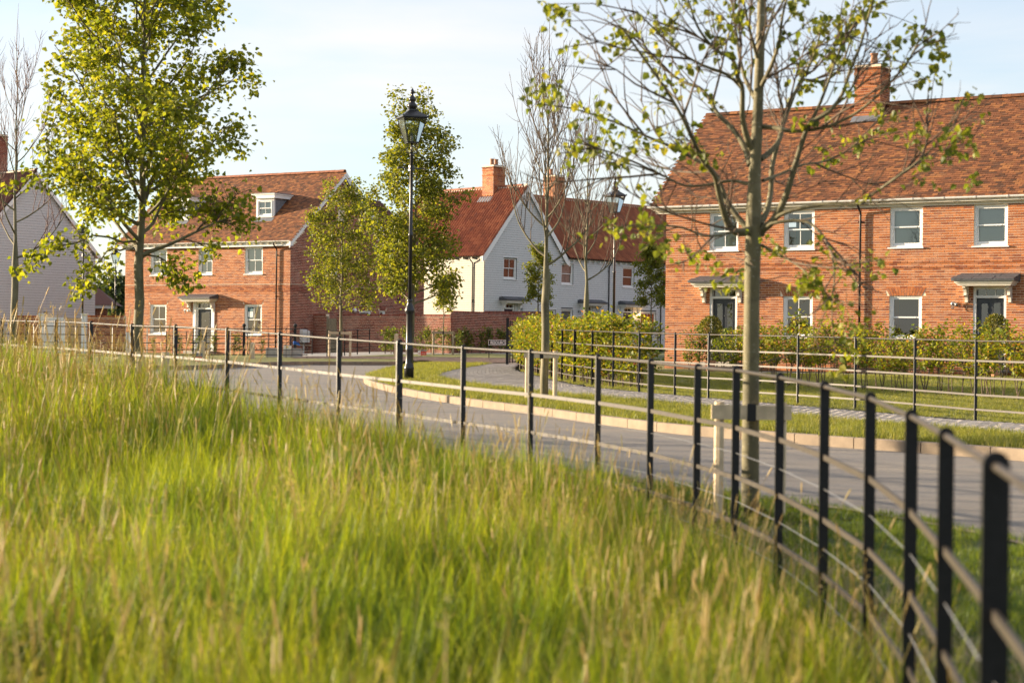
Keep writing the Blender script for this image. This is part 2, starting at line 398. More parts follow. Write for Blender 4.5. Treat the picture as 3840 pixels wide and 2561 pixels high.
def tile_slope(parent, o, u, s, n, W, L, mat='plain_tile', tw=.168, gauge=.102, cap=300, clip=None, umax=None, back='dark_tile'):
    """plain clay tiles: o = eave corner, u along the eave, s up the slope, n outward normal"""
    mb = MB(); mb.quad(o, o+u*W, o+u*W+s*L, o+s*L); part('roof_deck', mb, back, parent)
    base = MB(); t = .013
    # wedge: lower edge stands off
    w2 = tw/2-.0015; l2 = gauge*1.25
    for a in (-w2, w2):
        base.v += [(a, 0, .010), (a, 0, .010+t), (a, l2, .002), (a, l2, .008)]
    base.f += [(0, 4, 5, 1), (1, 5, 7, 3), (0, 1, 3, 2), (4, 6, 7, 5)]
    items = []; Wm = parent.matrix_basis; r = 0; v = 0.0
    R3 = Matrix((u, s, n)).transposed(); flip = 1 if u.cross(s).dot(n) > 0 else -1
    while v < L-.03:
        a = tw/2 - (tw/2 if r % 2 else 0) - .0
        while a < W+tw*.3:
            if clip is None or clip(a, v):
                rr = R3 @ Matrix.Rotation(rs.uniform(-.012, .012), 3, 'Z') @ Matrix.Rotation(rs.gauss(0, .022), 3, 'X') @ Matrix.Rotation(rs.gauss(0, .018), 3, 'Y')
                p = o + u*a + s*(v+rs.uniform(-.004, .004)) + n*rs.uniform(0, .004)
                key = (Wm @ p).length if (umax is None or a < umax) else 1e6+a
                items.append((key, p, rr))
            a += tw
        v += gauge; r += 1
    pieces(parent, 'roof_tile', 'roof_tiling', mat, items, base, None, cap)

def pantile_slope(parent, o, u, s, n, W, L, tw=.21, gauge=.29, mat='pantile', cap=300, umax=None):
    mb = MB(); mb.quad(o, o+u*W, o+u*W+s*L, o+s*L); part('roof_deck', mb, 'dark_tile', parent)
    base = MB(); N = 8; prof = []
    for k in range(N+1):
        x = k/N
        prof.append((x*tw*1.04, (.042*math.sin(2*math.pi*(x-.02)) + .02)))
    for y, dz in ((0, .018), (gauge*1.12, .0)):
        for x, z in prof: base.v.append((x, y, z+dz+.022))
    for x, z in prof: base.v.append((x, 0, z+.018+.005))
    m1 = N+1
    for k in range(N):
        base.f.append((k, k+1, m1+k+1, m1+k)); base.f.append((2*m1+k, 2*m1+k+1, k+1, k))
    items = []; R3 = Matrix((u, s, n)).transposed(); Wm = parent.matrix_basis
    for j in range(int(L/gauge)+1):
        v = j*gauge
        if v > L-.1: break
        for i in range(int(W/tw)+1):
            a = i*tw
            if a > W-.05: break
            p = o + u*a + s*(v+rs.uniform(-.003, .003)) + n*rs.uniform(0, .003)
            items.append(((Wm @ p).length if (umax is None or a < umax) else 1e6+a, p, R3 @ Matrix.Rotation(rs.gauss(0, .012), 3, 'X')))
    pieces(parent, 'pantile', 'pantiling', mat, items, base, None, cap)

def ridge(parent, a, b, mat='ridge_clay', r=.12, step=.45, bed=None):
    a, b = Vector(a), Vector(b); d = (b-a); L = d.length; d.normalize(); sd = d.cross(Z).normalized()
    if bed:
        mb = MB(); mb.prism([(-.13, -.12), (.13, -.12), (0, .06)], a, (sd, Z, d), 0.01, L-.01); part('mortar_bedding', mb, bed, parent)
    base = MB(); prof = []
    for k in range(7):
        t = math.pi*k/6; prof.append((r*math.cos(t), r*.95*math.sin(t)))
    for k in range(6, -1, -1):
        t = math.pi*k/6; prof.append(((r-.018)*math.cos(t), (r-.018)*.95*math.sin(t)))
    base.prism(prof, Vector((0, 0, 0)), (X, Z, Y), 0, step-.008)
    me = base.mesh('ridge_tile', mat)
    R3 = Matrix((sd, d, Z)).transposed()
    for k in range(int(L/step)):
        o = obj('ridge_tile', me, parent); o.matrix_basis = Matrix.Translation(a+d*(k*step)+Z*(rs.uniform(-.004, .004)-.03)) @ R3.to_4x4()

def sash(parent, o, u, n, u0, u1, z0, z1, cols=2, rows=1, behind='blind', rec=.085, fw=.075, hood=False, sill=.045, zsill=None, tagl=None, half_blind=False, frame_mat='white_paint'):
    """vertical sliding sash window: part window > sash, glazing_bar, pane, sill, blind"""
    ax = (u, n, Z); zm = (z0+z1)/2+.01
    mb = MB()
    for a, b in (((u0, z0), (u0+fw, z1)), ((u1-fw, z0), (u1, z1)), ((u0+fw, z1-fw*.8), (u1-fw, z1)), ((u0+fw, z0), (u1-fw, z0+.05))):
        mb.box((a[0], -rec-.05, a[1]), (b[0], -rec+.035, b[1]), o, ax)
    for a, b in (((u0, z0), (u0+.03, z1)), ((u1-.03, z0), (u1, z1)), ((u0+.03, z1-.03), (u1-.03, z1))):
        mb.box((a[0], -rec+.034, a[1]), (b[0], -rec+.05, b[1]), o, ax)
    win = part('window', mb, frame_mat, parent)
    if tagl: win['label'] = tagl
    iu0, iu1 = u0+fw, u1-fw
    def sashm(za, zb, d, low):
        mb = MB(); s = .042
        mb.box((iu0, d-.02, za), (iu0+s, d+.02, zb), o, ax); mb.box((iu1-s, d-.02, za), (iu1, d+.02, zb), o, ax)
        mb.box((iu0+s, d-.02, zb-s), (iu1-s, d+.02, zb), o, ax); mb.box((iu0+s, d-.02, za), (iu1-s, d+.02, za+(s*1.9 if low else s)), o, ax)
        if not low:
            for hx in (iu0+.12, iu1-.16): mb.box((hx, d-.005, za-.0), (hx+.04, d+.028, za+.035), o, ax)
            mb.box((iu0+.0, d+.0, za-.05), (iu0+.03, d+.019, za), o, ax); mb.box((iu1-.03, d+.0, za-.05), (iu1, d+.019, za), o, ax)
        part('sash', mb, frame_mat, win)
        c0, c1 = za+(s*1.9 if low else s), zb-s
        for c in range(1, cols):
            x = iu0+s+(iu1-iu0-2*s)*c/cols; m2 = MB(); m2.box((x-.011, d-.012, c0), (x+.011, d+.014, c1), o, ax); part('glazing_bar', m2, frame_mat, win)
        for c in range(cols):
            x0 = iu0+s+(iu1-iu0-2*s)*c/cols; x1 = iu0+s+(iu1-iu0-2*s)*(c+1)/cols
            m2 = MB(); P = lambda a, z: o+u*a+Z*z+n*d; m2.quad(P(x0, c0), P(x1, c0), P(x1, c1), P(x0, c1)); part('pane', m2, 'glass', win)
    sashm(zm-.02, z1-fw*.8, -rec+.0, False); sashm(z0+.05, zm+.022, -rec-.042, True)
    if sill:
        mb = MB(); zs = z0 if zsill is None else zsill
        mb.prism([(-.09, -sill), (.065, -sill), (.065, -.006), (-.09, 0)], o+Z*zs, (n, Z, u), u0-.05, u1+.05); part('sill', mb, 'white_paint', win)
    if hood:
        mb = MB(); mb.box((u0-.05, -.02, z1+.002), (u1+.05, .06, z1+.035), o, ax); part('hood', mb, 'white_paint', win)
    mb = MB()
    if behind:
        zb = zm if half_blind else z0
        P = lambda a, z, d: o+u*a+Z*z+n*d
        mb.quad(P(u0, zb, -rec-.11), P(u1, zb, -rec-.11), P(u1, z1, -rec-.11), P(u0, z1, -rec-.11)); part('blind' if behind == 'blind' else 'curtain', mb, behind, win)
    mb = MB()                               # near-black sheet behind the glass, its colour standing in for the unlit interior
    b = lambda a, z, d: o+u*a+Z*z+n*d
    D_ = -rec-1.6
    mb.quad(b(u0-.3, z0-.3, D_), b(u1+.3, z0-.3, D_), b(u1+.3, z1+.2, D_), b(u0-.3, z1+.2, D_)); part('room_dark_sheet', mb, 'unlit_room_tone', win)
    return win

def arch(parent, o, u, n, u0, u1, z, mat='brick', h=.225):
    mb = MB(); k = int((u1-u0+.02)/.075); c = (u0+u1)/2; w0 = (u1-u0)+.0; w1 = w0+.26
    for i in range(k):
        a0, a1 = i/k+.006/w0, (i+1)/k-.006/w0
        x = lambda t, W_: c+(t-.5)*W_
        for z0_, z1_ in (((0, .47), (.5, 1)) if i % 2 else ((0, .27), (.3, 1))):
            wa, wb = w0+(w1-w0)*z0_, w0+(w1-w0)*z1_
            mb.prism([(x(a0, wa), z+h*z0_), (x(a1, wa), z+h*z0_), (x(a1, wb), z+h*z1_), (x(a0, wb), z+h*z1_)], o, (u, Z, n), 0, .0125)
    part('brick_arch', mb, mat, parent)
    return (u0-.1, u1+.1, z, z+h)

def text_mesh(body, size, mat, extrude=.001, bold=0.):
    cu = bpy.data.curves.new('text', 'FONT'); cu.body = body; cu.size = size; cu.align_x = 'CENTER'; cu.extrude = extrude; cu.offset = bold
    o = bpy.data.objects.new('text', cu); col.objects.link(o); bpy.context.view_layer.update()
    me = bpy.data.meshes.new_from_object(o.evaluated_get(bpy.context.evaluated_depsgraph_get())); me.materials.clear(); me.materials.append(MATS[mat])
    bpy.data.objects.remove(o); return me

def tube_part(parent, name, pts, r, mat, n=8): 
    mb = MB(); mb.tube(pts, r, n); return part(name, mb, mat, parent, True)

def downpipe(parent, o, u, n, a, ztop, zbot, mat='black_metal', proj=.30):
    P = lambda x, d, z: o+u*x+n*d+Z*z
    mb = MB(); r = .034
    mb.tube([P(a, proj, ztop), P(a, proj, ztop-.08), P(a+.01, .2, ztop-.2), P(a+.02, .085, ztop-.30), P(a+.02, .075, ztop-.4), P(a+.02, .075, zbot)], r, 8)
    mb.tube([P(a+.02, .075, (ztop+zbot)/2-.05), P(a+.02, .075, (ztop+zbot)/2+.05)], r*1.25, 8)
    d = part('downpipe', mb, mat, parent, True)
    for z in (ztop-.6, (ztop+zbot)/2+.1, zbot+.6):
        m2 = MB(); m2.box((a-.06, .0, z-.02), (a+.10, .06, z+.02), o, (u, n, Z)); part('clip', m2, mat, d)

def gutter(parent, o, u, n, a0, a1, z, d0=.22, r=.062, mat='white_paint', step=.95):
    mb = MB(); prof = [(math.cos(t)*r, -math.sin(t)*r) for t in [math.pi*k/8 for k in range(9)]] + [(math.cos(t)*(r-.008), -math.sin(t)*(r-.008)) for t in [math.pi*k/8 for k in range(8, -1, -1)]]
    mb.prism([(p[0]*n.length+d0+r, p[1]) for p in prof], o+Z*z, (n, Z, u), a0, a1)
    for e in (a0, a1): mb.prism([(math.cos(t)*r*1.03+d0+r, -math.sin(t)*r*1.03) for t in [math.pi*k/8 for k in range(9)]], o+Z*z, (n, Z, u), e-.004, e+.004)
    gt = part('gutter', mb, mat, parent)
    me = None; x = a0+.3
    while x < a1:
        m2 = MB(); m2.prism([(math.cos(t)*(r+.009)+d0+r, -math.sin(t)*(r+.009)) for t in [math.pi*k/8 for k in range(9)]], o+Z*(z+.003), (n, Z, u), x-.025, x+.025)
        part('gutter_bracket', m2, mat, gt); x += step
    return gt

def canopy(parent, o, u, n, a0, a1, z0, depth=.62, top='slate', white='cream_paint'):
    """flat moulded door hood with a shallow slate roof on shaped brackets; z0 = underside"""
    mb = MB(); w_ = a1-a0
    for k, (h0, h1, ins) in enumerate(((0, .045, .10), (.047, .085, .06), (.087, .135, .02))):
        mb.box((a0+ins, 0.0, z0+h0), (a1-ins, depth-ins, z0+h1), o, (u, n, Z))
    c = part('door_canopy', mb, white, parent)
    mb = MB(); za = z0+.137
    pr = [(0, za), (depth+.05, za), (depth+.05, za+.035), (0.0, za+.21)]
    mb.prism(pr, o, (n, Z, u), a0-.04, a1+.04); part('canopy_roof', mb, top, c)
    k = 3; ww = (w_+.1)/k
    for row in range(2):
        for i in range(k):
            m2 = MB(); f = .52*row; off = -.05+ww*i+(ww*.0)
            y0 = depth+.075-f*depth; y1 = y0-depth*.52
            zz = lambda y: za+.040+(1-y/(depth+.05))*.175+.004
            x0 = max(a0-.06, a0+off+(row*.12)); x1 = min(a1+.06, a0+off+ww-.012+(row*.12))
            q = [(x0, y0), (x1, y0), (x1, y1), (x0, y1)]
            dz = rs.uniform(0, .012)+row*.004
            pts = [o+u*a+n*b+Z*(zz(b)+dz) for a, b in q]; pts2 = [p+Z*.022 for p in pts]
            m2.v += [tuple(p) for p in pts+pts2]; m2.f += [(0, 3, 2, 1), (4, 5, 6, 7), (0, 1, 5, 4), (1, 2, 6, 5), (2, 3, 7, 6), (3, 0, 4, 7)]
            part('slate', m2, top, c)
    for a in (a0+.20, a1-.28):
        mb = MB(); prof = [(0, z0-.002), (.36, z0-.002), (.36, z0-.06), (.27, z0-.10), (.22, z0-.2), (.24, z0-.27), (.13, z0-.33), (.10, z0-.42), (.12, z0-.47), (.0, z0-.50)]
        mb.prism(prof, o, (n, Z, u), a, a+.085); part('bracket', mb, white, c)
    return c

def door(parent, o, u, n, a0, a1, z0, zt, zf, paint='door_paint', lights=2, white='white_paint', rec=.10):
    """door a0..a1 overall with frame; zt = top of leaf, zf = top of fanlight frame"""
    ax = (u, n, Z); fw = .075; mb = MB()
    mb.box((a0, -rec-.04, z0), (a0+fw, -.01, zf), o, ax); mb.box((a1-fw, -rec-.04, z0), (a1, -.01, zf), o, ax)
    mb.box((a0+fw, -rec-.04, zf-.06), (a1-fw, -.01, zf), o, ax); mb.box((a0+fw, -rec-.04, zt+.002), (a1-fw, -.01, zt+.075), o, ax)
    d = part('door', mb, white, parent)
    mb = MB(); mb.box((a0+fw, -rec-.045, z0+.02), (a1-fw, -rec, zt), o, ax); lf = part('door_leaf', mb, paint, d)
    x0, x1 = a0+fw, a1-fw; w_ = x1-x0
    pan = ((.17, .40), (.60, .83)) if lights == 2 else ((.2, .8),)
    for pa, pb in pan:
        qa, qb = x0+w_*pa, x0+w_*pb; za, zb = z0+(.55 if lights == 2 else .75), zt-.16
        m2 = MB()
        for lo, hi in (((qa-.03, za-.03), (qa, zb+.03)), ((qb, za-.03), (qb+.03, zb+.03)), ((qa, za-.03), (qb, za)), ((qa, zb), (qb, zb+.03))):
            m2.box((lo[0], -rec+.001, lo[1]), (hi[0], -rec+.018, hi[1]), o, ax)
        part('door_moulding', m2, paint, d)
        m2 = MB(); P = lambda a, z: o+u*a+Z*z-n*(rec-.004); m2.quad(P(qa, za), P(qb, za), P(qb, zb), P(qa, zb)); part('door_pane', m2, 'glass', d)
    m2 = MB(); P = lambda a, z: o+u*a+Z*z-n*(rec+.02); m2.quad(P(x0, zt+.075), P(x1, zt+.075), P(x1, zf-.06), P(x0, zf-.06)); part('fanlight', m2, 'glass', d)
    m2 = MB()
    for t in (1/3, 2/3): xx = x0+w_*t; m2.box((xx-.009, -rec-.03, zt+.075), (xx+.009, -rec, zf-.06), o, ax)
    part('fanlight_bar', m2, white, d)
    m2 = MB(); m2.box((x0+.05, -rec, z0+.95), (x0+.085, -rec+.05, z0+1.12), o, ax); m2.box((x0+w_*.5-.012, -rec, z0+1.45), (x0+w_*.5+.012, -rec+.02, z0+1.47), o, ax); part('door_handle', m2, 'galv', d)
    m2 = MB(); P2 = lambda a, z: o+u*a+Z*z-n*(rec+.8); m2.quad(P2(x0-.3, z0), P2(x1+.3, z0), P2(x1+.3, zf), P2(x0-.3, zf)); part('hall_dark_sheet', m2, 'unlit_room_tone', d)  # near-black sheet, the unlit interior's shade put into its colour
    return d

def wall_light(parent, o, u, n, a, z, lit=False, mat='galv'):
    P = lambda x, d, zz: o+u*x+n*d+Z*zz
    mb = MB(); mb.box((a+.02, .01, z-.01), (a+.10, .035, z+.10), o, (u, n, Z)); mb.tube([P(a+.06, .03, z+.06), P(a+.05, .10, z+.12), P(a, .14, z+.10)], .010, 6)
    mb.tube([P(a, .14, z+.03), P(a, .14, z+.10), P(a, .14, z+.125)], [.075, .05, .02], 10)
    L = part('wall_light', mb, mat, parent, True)
    m2 = MB(); m2.tube([P(a, .14, z-.10), P(a, .14, z-.085), P(a, .14, z+.028)], [.02, .04, .05], 10); part('light_glass', m2, 'glass' if not lit else 'lit_bulb', L, True)
    if lit:
        pl = bpy.data.lights.new('wall_lamp_light', 'POINT'); pl.energy = 5; pl.color = (1, .6, .28); pl.shadow_soft_size = .06
        q = obj('lamp_glow', pl, L); q.location = P(a, .24, z-.05)
    return L

def chimney(parent, x0, x1, y0, y1, z0, z1, pots, mat='brick', cap=0):
    """square brick stack in house coordinates with corbelled courses"""
    t = z1
    cuts = [(z0, t-.60, 0), (t-.60, t-.525, .022), (t-.525, t-.30, 0), (t-.30, t-.225, .022), (t-.225, t-.15, .0), (t-.15, t, .03)]
    ch = part('chimney', _boxmb((x0, y0, z0), (x1, y1, t)), 'mortar', parent)
    mb = MB()
    for (za, zb, pr) in cuts:
        k = max(1, round((zb-za)/.075)); hh = .075
        for r in range(k):
            z = zb-(r+1)*hh if pr == 0 else za
            if z < z0-.04: break
            row = int(round(z/hh))
            for (o, u, n, L) in ((Vector((x0, y0, 0)), X, -Y, x1-x0), (Vector((x1, y0, 0)), Y, X, y1-y0), (Vector((x0, y1, 0)), -Y, -X, y1-y0)):
                a = -.1125*(row % 2)-pr
                while a < L+pr:
                    b0, b1 = max(a, -pr), min(a+.225, L+pr)
                    if b1-b0 > .04: mb.box((b0+.005, 0, z+.005), (b1-.005, .008+pr, z+hh-.005), o, (u, n, Z))
                    a += .225
    part('stack_bricks', mb, mat, ch, kind='stuff')
    mb = MB(); mb.prism([(x0-.0, y0-.0), (x1+.0, y0-.0), (x1+.0, y1), (x0-.0, y1)], Vector((0, 0, t)), (X, Y, Z), .0, .03)
    mb.lathe([(.3, 0), (.22, .06), (.1, .08)], ((x0+x1)/2, (y0+y1)/2, t+.02), 10); part('flaunching', mb, 'lead', ch)
    for (px_, py_) in pots:
        mb = MB(); mb.lathe([(.125, 0), (.12, .06), (.105, .30), (.13, .33), (.13, .38), (.09, .38), (.09, .30)], (px_, py_, t+.04), 14); part('chimney_pot', mb, 'pot_clay', ch, True)
    return ch
def _boxmb(lo, hi):
    mb = MB(); mb.box(lo, hi); return mb

# ------------------------------------------------------------------ brick house on the right
def eaves_board(parent, o, u, n, a0, a1, z, mat='cream_paint'):
    mb = MB()
    for (d1, za, zb) in ((.06, 0, .05), (.11, .052, .09), (.24, .092, .12)): mb.box((a0, -.02, z+za), (a1, d1, z+zb), o, (u, n, Z))
    mb.box((a0, .215, z+.10), (a1, .235, z+.22), o, (u, n, Z))
    return part('eaves_board', mb, mat, parent)

O0 = Vector((0, 0, 0)); N_ = -Y
rh = thing('brick_house', 'long orange brick house with clay tiled roof, one chimney and two dark front doors', 'house', (4.9555, 57.0, 0), R(-32))
wins = [(1.54, 2.545, 3.78, 4.975), (4.09, 5.11, 3.78, 4.975), (7.53, 8.54, 3.78, 4.975), (10.09, 11.09, 3.78, 4.975), (13.2, 14.2, 3.78, 4.975)]
gwin = [(4.10, 5.08, 1.02, 2.325), (7.54, 8.545, 1.02, 2.325)]
drs = [(1.58, 2.54), (10.10, 11.075)]
holes = wins + gwin + [(a, b, .25, 2.575) for a, b in drs]
sk = [arch(rh, O0, X, N_, a, b, z1+.004) for a, b, z0, z1 in gwin]
brick_panel(rh, O0, X, N_, 0, 15, 0.0, 4.99, holes, sk, umax=11.7, band=((3.28, 3.35, .02), (3.13, 3.20, .02)))
brick_panel(rh, Vector((0, 7.5, 0)), -Y, -X, 0, 7.5, 0.0, 4.99, top=lambda a: 4.99+3.35*(1-abs(a-3.75)/3.75), cap=0)
mb = MB(); mb.quad((0, 7.5, 0), (15, 7.5, 0), (15, 7.5, 5), (0, 7.5, 5)); mb.quad((15, 0, 0), (15, 7.5, 0), (15, 7.5, 5), (15, 0, 5)); part('rear_wall', mb, 'brick', rh)
for i, h in enumerate(wins):
    sash(rh, O0, X, N_, *h, cols=2 if i < 2 else 1, behind=None if i == 1 else 'blind')
for i, h in enumerate(gwin):
    sash(rh, O0, X, N_, *h, cols=2 if i == 0 else 1, behind=None)
for a, b in drs:
    door(rh, O0, X, N_, a, b, .25, 2.25, 2.572)
    canopy(rh, O0, X, N_, a-.42, b+.36, 2.60, .60)
    m2 = MB(); m2.box((a-.1, .0, .10), (b+.1, .5, .24), O0, (X, N_, Z)); part('doorstep', m2, 'concrete', rh)
eaves_board(rh, O0, X, N_, -.36, 15, 4.992)
gutter(rh, O0, X, N_, -.53, 15, 5.215, .235, .068)
downpipe(rh, O0, X, N_, 6.60, 5.16, .1, 'black_metal')
wall_light(rh, O0, X, N_, 9.53, 2.02)
m2 = MB(); m2.box((2.78, 0, 1.30), (2.86, .03, 1.46), O0, (X, N_, Z)); part('doorbell', m2, 'black_metal', rh)
ev, rz_, ry = 5.20, 8.62, 3.75
sv = Vector((0, ry+.34, rz_-ev)); Ls = sv.length; sv.normalize(); nv = X.cross(sv)
tile_slope(rh, Vector((-.42, -.34, ev)), X, sv, nv, 15.4, Ls, 'plain_tile', cap=300, umax=12.3, clip=lambda a, v: not (5.60 < a < 6.48 and v > Ls-.62))
sb = Vector((0, -(ry+.34), rz_-ev)).normalized(); mb = MB(); mb.quad((-.42, 7.84, ev), (15, 7.84, ev), (15, ry, rz_), (-.42, ry, rz_)); part('rear_roof', mb, 'dark_tile', rh)
mb = MB(); mb.prism([(-.30, ev-.08), (ry, rz_-.12), (ry, rz_-.02), (-.34, ev-.01)], Vector((0, 0, 0)), (Y, Z, X), -.42, 0.02); part('verge', mb, 'mortar_pale', rh)
ridge(rh, (-.42, ry, rz_+.02), (15, ry, rz_+.02), 'plain_tile', .115, .30)
chimney(rh, 5.12, 5.99, 3.2, 4.06, 7.9, 9.86, [(5.62, 3.6)])
m2 = MB(); m2.box((5.05, 3.10, 8.06), (6.05, 3.19, 8.16)); m2.prism([(0, 0), (.95, 0), (.95, .35), (0, .35)], Vector((5.08, 2.93, 7.995)), (X, sv, nv), 0, .012); part('lead_flashing', m2, 'lead', rh)

# ------------------------------------------------------------------ brick house on the left, gable to the right
lh = thing('brick_house', 'detached orange brick house with dormers and a tree before its shaded gable end', 'house', (-10.428, 82.5, 0), R(-32))
def lhx(a): return a
uw = [(-8.86, -7.78, 3.84, 5.13), (-5.72, -4.83, 3.84, 5.13), (-2.78, -1.69, 3.84, 5.13)]
gw = [(-8.86, -7.79, 0.93, 2.39), (-2.77, -1.715, 0.93, 2.39)]
dr = (-5.84, -4.80)
sk = [arch(lh, O0, X, N_, a, b, z1+.004) for a, b, z0, z1 in gw]
brick_panel(lh, Vector((-10.575, 0, 0)), X, N_, 0, 10.575, 0.0, 5.14, [(a+10.575, b+10.575, c, d) for a, b, c, d in uw+gw+[(dr[0], dr[1], .15, 2.5)]], [(a+10.575, b+10.575, c, d) for a, b, c, d in sk], cap=230,
            band=((3.03, 3.33, .012),))
for h in uw: sash(lh, O0, X, N_, *h, behind='blind', frame_mat='white_paint')
for i, h in enumerate(gw):
    wn = sash(lh, O0, X, N_, *h, behind=None)
    if i == 1:
        m2 = MB(); m2.box((-2.62, -.075, 1.74), (-2.30, -.070, 2.25), O0, (X, N_, Z)); pc = part('poster', m2, 'teal_print', wn)
        m2 = MB(); m2.box((-2.61, -.0695, 1.80), (-2.31, -.068, 2.04), O0, (X, N_, Z)); part('poster_panel', m2, 'white_print', wn)
        for t, zz, sz in (('NOW', 1.94, .085), ('SOLD', 1.84, .085)):
            q = obj('poster_text', text_mesh(t, sz, 'teal_print'), wn); q.location = (-2.46, .0675, zz); q.rotation_euler = (R(90), 0, 0)
door(lh, O0, X, N_, dr[0], dr[1], .15, 2.155, 2.50, lights=1)
for a in (-6.0, -4.80):
    m2 = MB(); m2.box((a, .0, .15), (a+.17, .05, 2.50), O0, (X, N_, Z)); part('pilaster', m2, 'white_paint', lh)
canopy(lh, O0, X, N_, -6.42, -4.45, 2.52, .60)
m2 = MB(); m2.box((-6.1, .0, .02), (-4.5, .6, .14), O0, (X, N_, Z)); part('doorstep', m2, 'concrete', lh)
wall_light(lh, O0, X, N_, -6.42, 2.05, mat='white_paint')
# side wall, in shade
RY = 3.85
side_w = [(3.05, 3.65, 3.88, 5.08), (8.85, 9.45, 3.74, 4.95), (5.42, 6.35, 1.15, 2.22), (7.08, 7.56, 1.15, 2.25), (3.55, 4.15, 6.35, 7.3)]
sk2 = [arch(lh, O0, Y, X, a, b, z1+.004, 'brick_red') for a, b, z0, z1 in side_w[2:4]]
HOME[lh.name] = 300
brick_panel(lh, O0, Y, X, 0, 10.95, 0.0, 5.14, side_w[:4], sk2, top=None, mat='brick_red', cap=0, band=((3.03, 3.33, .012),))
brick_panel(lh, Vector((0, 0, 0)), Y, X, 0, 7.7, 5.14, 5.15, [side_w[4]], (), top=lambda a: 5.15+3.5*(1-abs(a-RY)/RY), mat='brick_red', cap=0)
for i, h in enumerate(side_w): sash(lh, O0, Y, X, *h, cols=2 if i in (1, 4) else 1, behind=None if i != 2 else 'blind', sill=.045)
m2 = MB(); m2.box((0.0, .008, 3.34), (10.95, .03, 3.36), O0, (Y, X, Z)); part('string_joint', m2, 'mortar_pale', lh)
m2 = MB(); m2.box((-10.575, .008, 3.34), (0, .03, 3.36), O0, (X, N_, Z)); part('string_joint', m2, 'mortar_pale', lh)
for yy, zz in ((5.80, 2.80), (6.35, 2.80), (8.58, 2.80)):
    m2 = MB(); m2.box((yy, 0, zz), (yy+.22, .03, zz+.14), O0, (Y, X, Z)); part('air_vent', m2, 'black_metal', lh)
m2 = MB(); P0 = Vector((0, 4.92, 2.22)); m2.tube([P0, P0+X*.12, P0+X*.18], [.11, .10, .04], 12); part('flue_cap', m2, 'white_paint', lh, True)
m2 = MB(); m2.prism([(.0, .62), (.22, .62), (.22, 1.16), (.0, 1.24)], Vector((0, 0, 0)), (X, Z, Y), .74, 1.24); m2.box((.03, .95, .05), (.09, 1.0, .62)); part('meter_box', m2, 'white_paint', lh)
# roof
ev, rzh = 5.33, 8.93
sv = Vector((0, RY+.34, rzh-ev)); Ls = sv.length; sv.normalize(); nv = X.cross(sv)
def dclip(a, v):
    x = a-10.9
    for c in (-2.55, -8.0):
        yv = v*sv.y-.34
        if c-.55 < x < c+.55 and 1.0 < yv < 2.7: return False
    return True
tile_slope(lh, Vector((-10.9, -.34, ev)), X, sv, nv, 11.15, Ls, 'plain_tile', cap=300, clip=dclip)
mb = MB(); mb.quad((-10.9, 8.04, ev), (.25, 8.04, ev), (.25, RY, rzh), (-10.9, RY, rzh)); part('rear_roof', mb, 'dark_tile', lh)
ridge(lh, (-10.9, RY, rzh+.03), (.27, RY, rzh+.03), 'ridge_clay', .12, .30)
for s_, (ya, yb) in ((1, (-.36, RY)), (-1, (8.06, RY))):
    mb = MB(); mb.prism([(ya, ev-.30), (yb, rzh-.30), (yb, rzh-.02), (ya, ev-.02)], Vector((0, 0, 0)), (Y, Z, X), .20, .245)
    mb.prism([(ya, ev-.18), (yb, rzh-.18), (yb, rzh+.0), (ya, ev+.0)], Vector((0, 0, 0)), (Y, Z, X), .246, .275); part('bargeboard', mb, 'white_paint', lh)
    mb = MB(); mb.quad((0, ya, ev-.17), (.2, ya, ev-.17), (.2, yb, rzh-.17), (0, yb, rzh-.17)); part('soffit', mb, 'cream_paint', lh)
eb = MB(); eb.box((-10.8, 0, 5.13), (.16, .16, 5.35), O0, (X, N_, Z)); eb.box((-10.8, .0, 5.13), (.16, .19, 5.16), O0, (X, N_, Z)); part('eaves_board', eb, 'white_paint', lh)
me = None
for k in range(26):
    m2 = MB(); a = -10.6+k*.425; m2.prism([(.162, 5.34), (.26, 5.34), (.26, 5.27), (.22, 5.22), (.162, 5.19)], O0, (N_, Z, X), a, a+.11); part('eaves_bracket', m2, 'cream_paint', lh)
gutter(lh, O0, X, N_, -10.9, .2, 5.37, .235, .062, step=.9)
downpipe(lh, O0, X, N_, -.80, 5.3, .05, 'black_metal'); downpipe(lh, O0, X, N_, -9.75, 5.3, .05, 'black_metal')
for c in (-2.55, -8.0):
    yf = 1.15; zb = ev+(yf+.34)*(rzh-ev)/(RY+.34)-.05
    mb = MB(); mb.box((c-.55, yf, zb), (c-.44, yf+.1, 7.52)); mb.box((c+.44, yf, zb), (c+.55, yf+.1, 7.52)); mb.box((c-.44, yf, zb), (c+.44, yf+.1, zb+.10)); mb.box((c-.44, yf, 7.42), (c+.44, yf+.1, 7.52))
    dm = part('dormer', mb, 'white_paint', lh)
    mb = MB(); mb.box((c-.55, yf+.1, zb), (c-.53, yf+1.5, 7.52)); mb.box((c+.53, yf+.1, zb), (c+.55, yf+1.5, 7.52)); part('dormer_cheek', mb, 'lead', dm)
    mb = MB(); mb.box((c-.68, yf-.13, 7.522), (c+.68, yf+1.25, 7.74)); mb.box((c-.72, yf-.17, 7.69), (c+.72, yf+1.3, 7.742)); part('dormer_eaves', mb, 'white_paint', dm)
    mb = MB(); mb.box((c-.74, yf-.19, 7.744), (c+.74, yf+1.75, 7.775)); part('dormer_roof', mb, 'lead', dm)
    mb = MB(); mb.prism([(0, 0), (1.3, 0), (1.3, .28), (0, .28)], Vector((c-.65, yf-.28, ev+(yf+.06)*(rzh-ev)/(RY+.34)+.02)), (X, sv, nv), 0, .012); part('apron_flashing', mb, 'lead', dm)
    w2 = sash(lh, Vector((0, yf, 0)), X, N_, c-.44, c+.44, zb+.10, 7.42, rec=.02, sill=0, behind='blind', fw=.04)
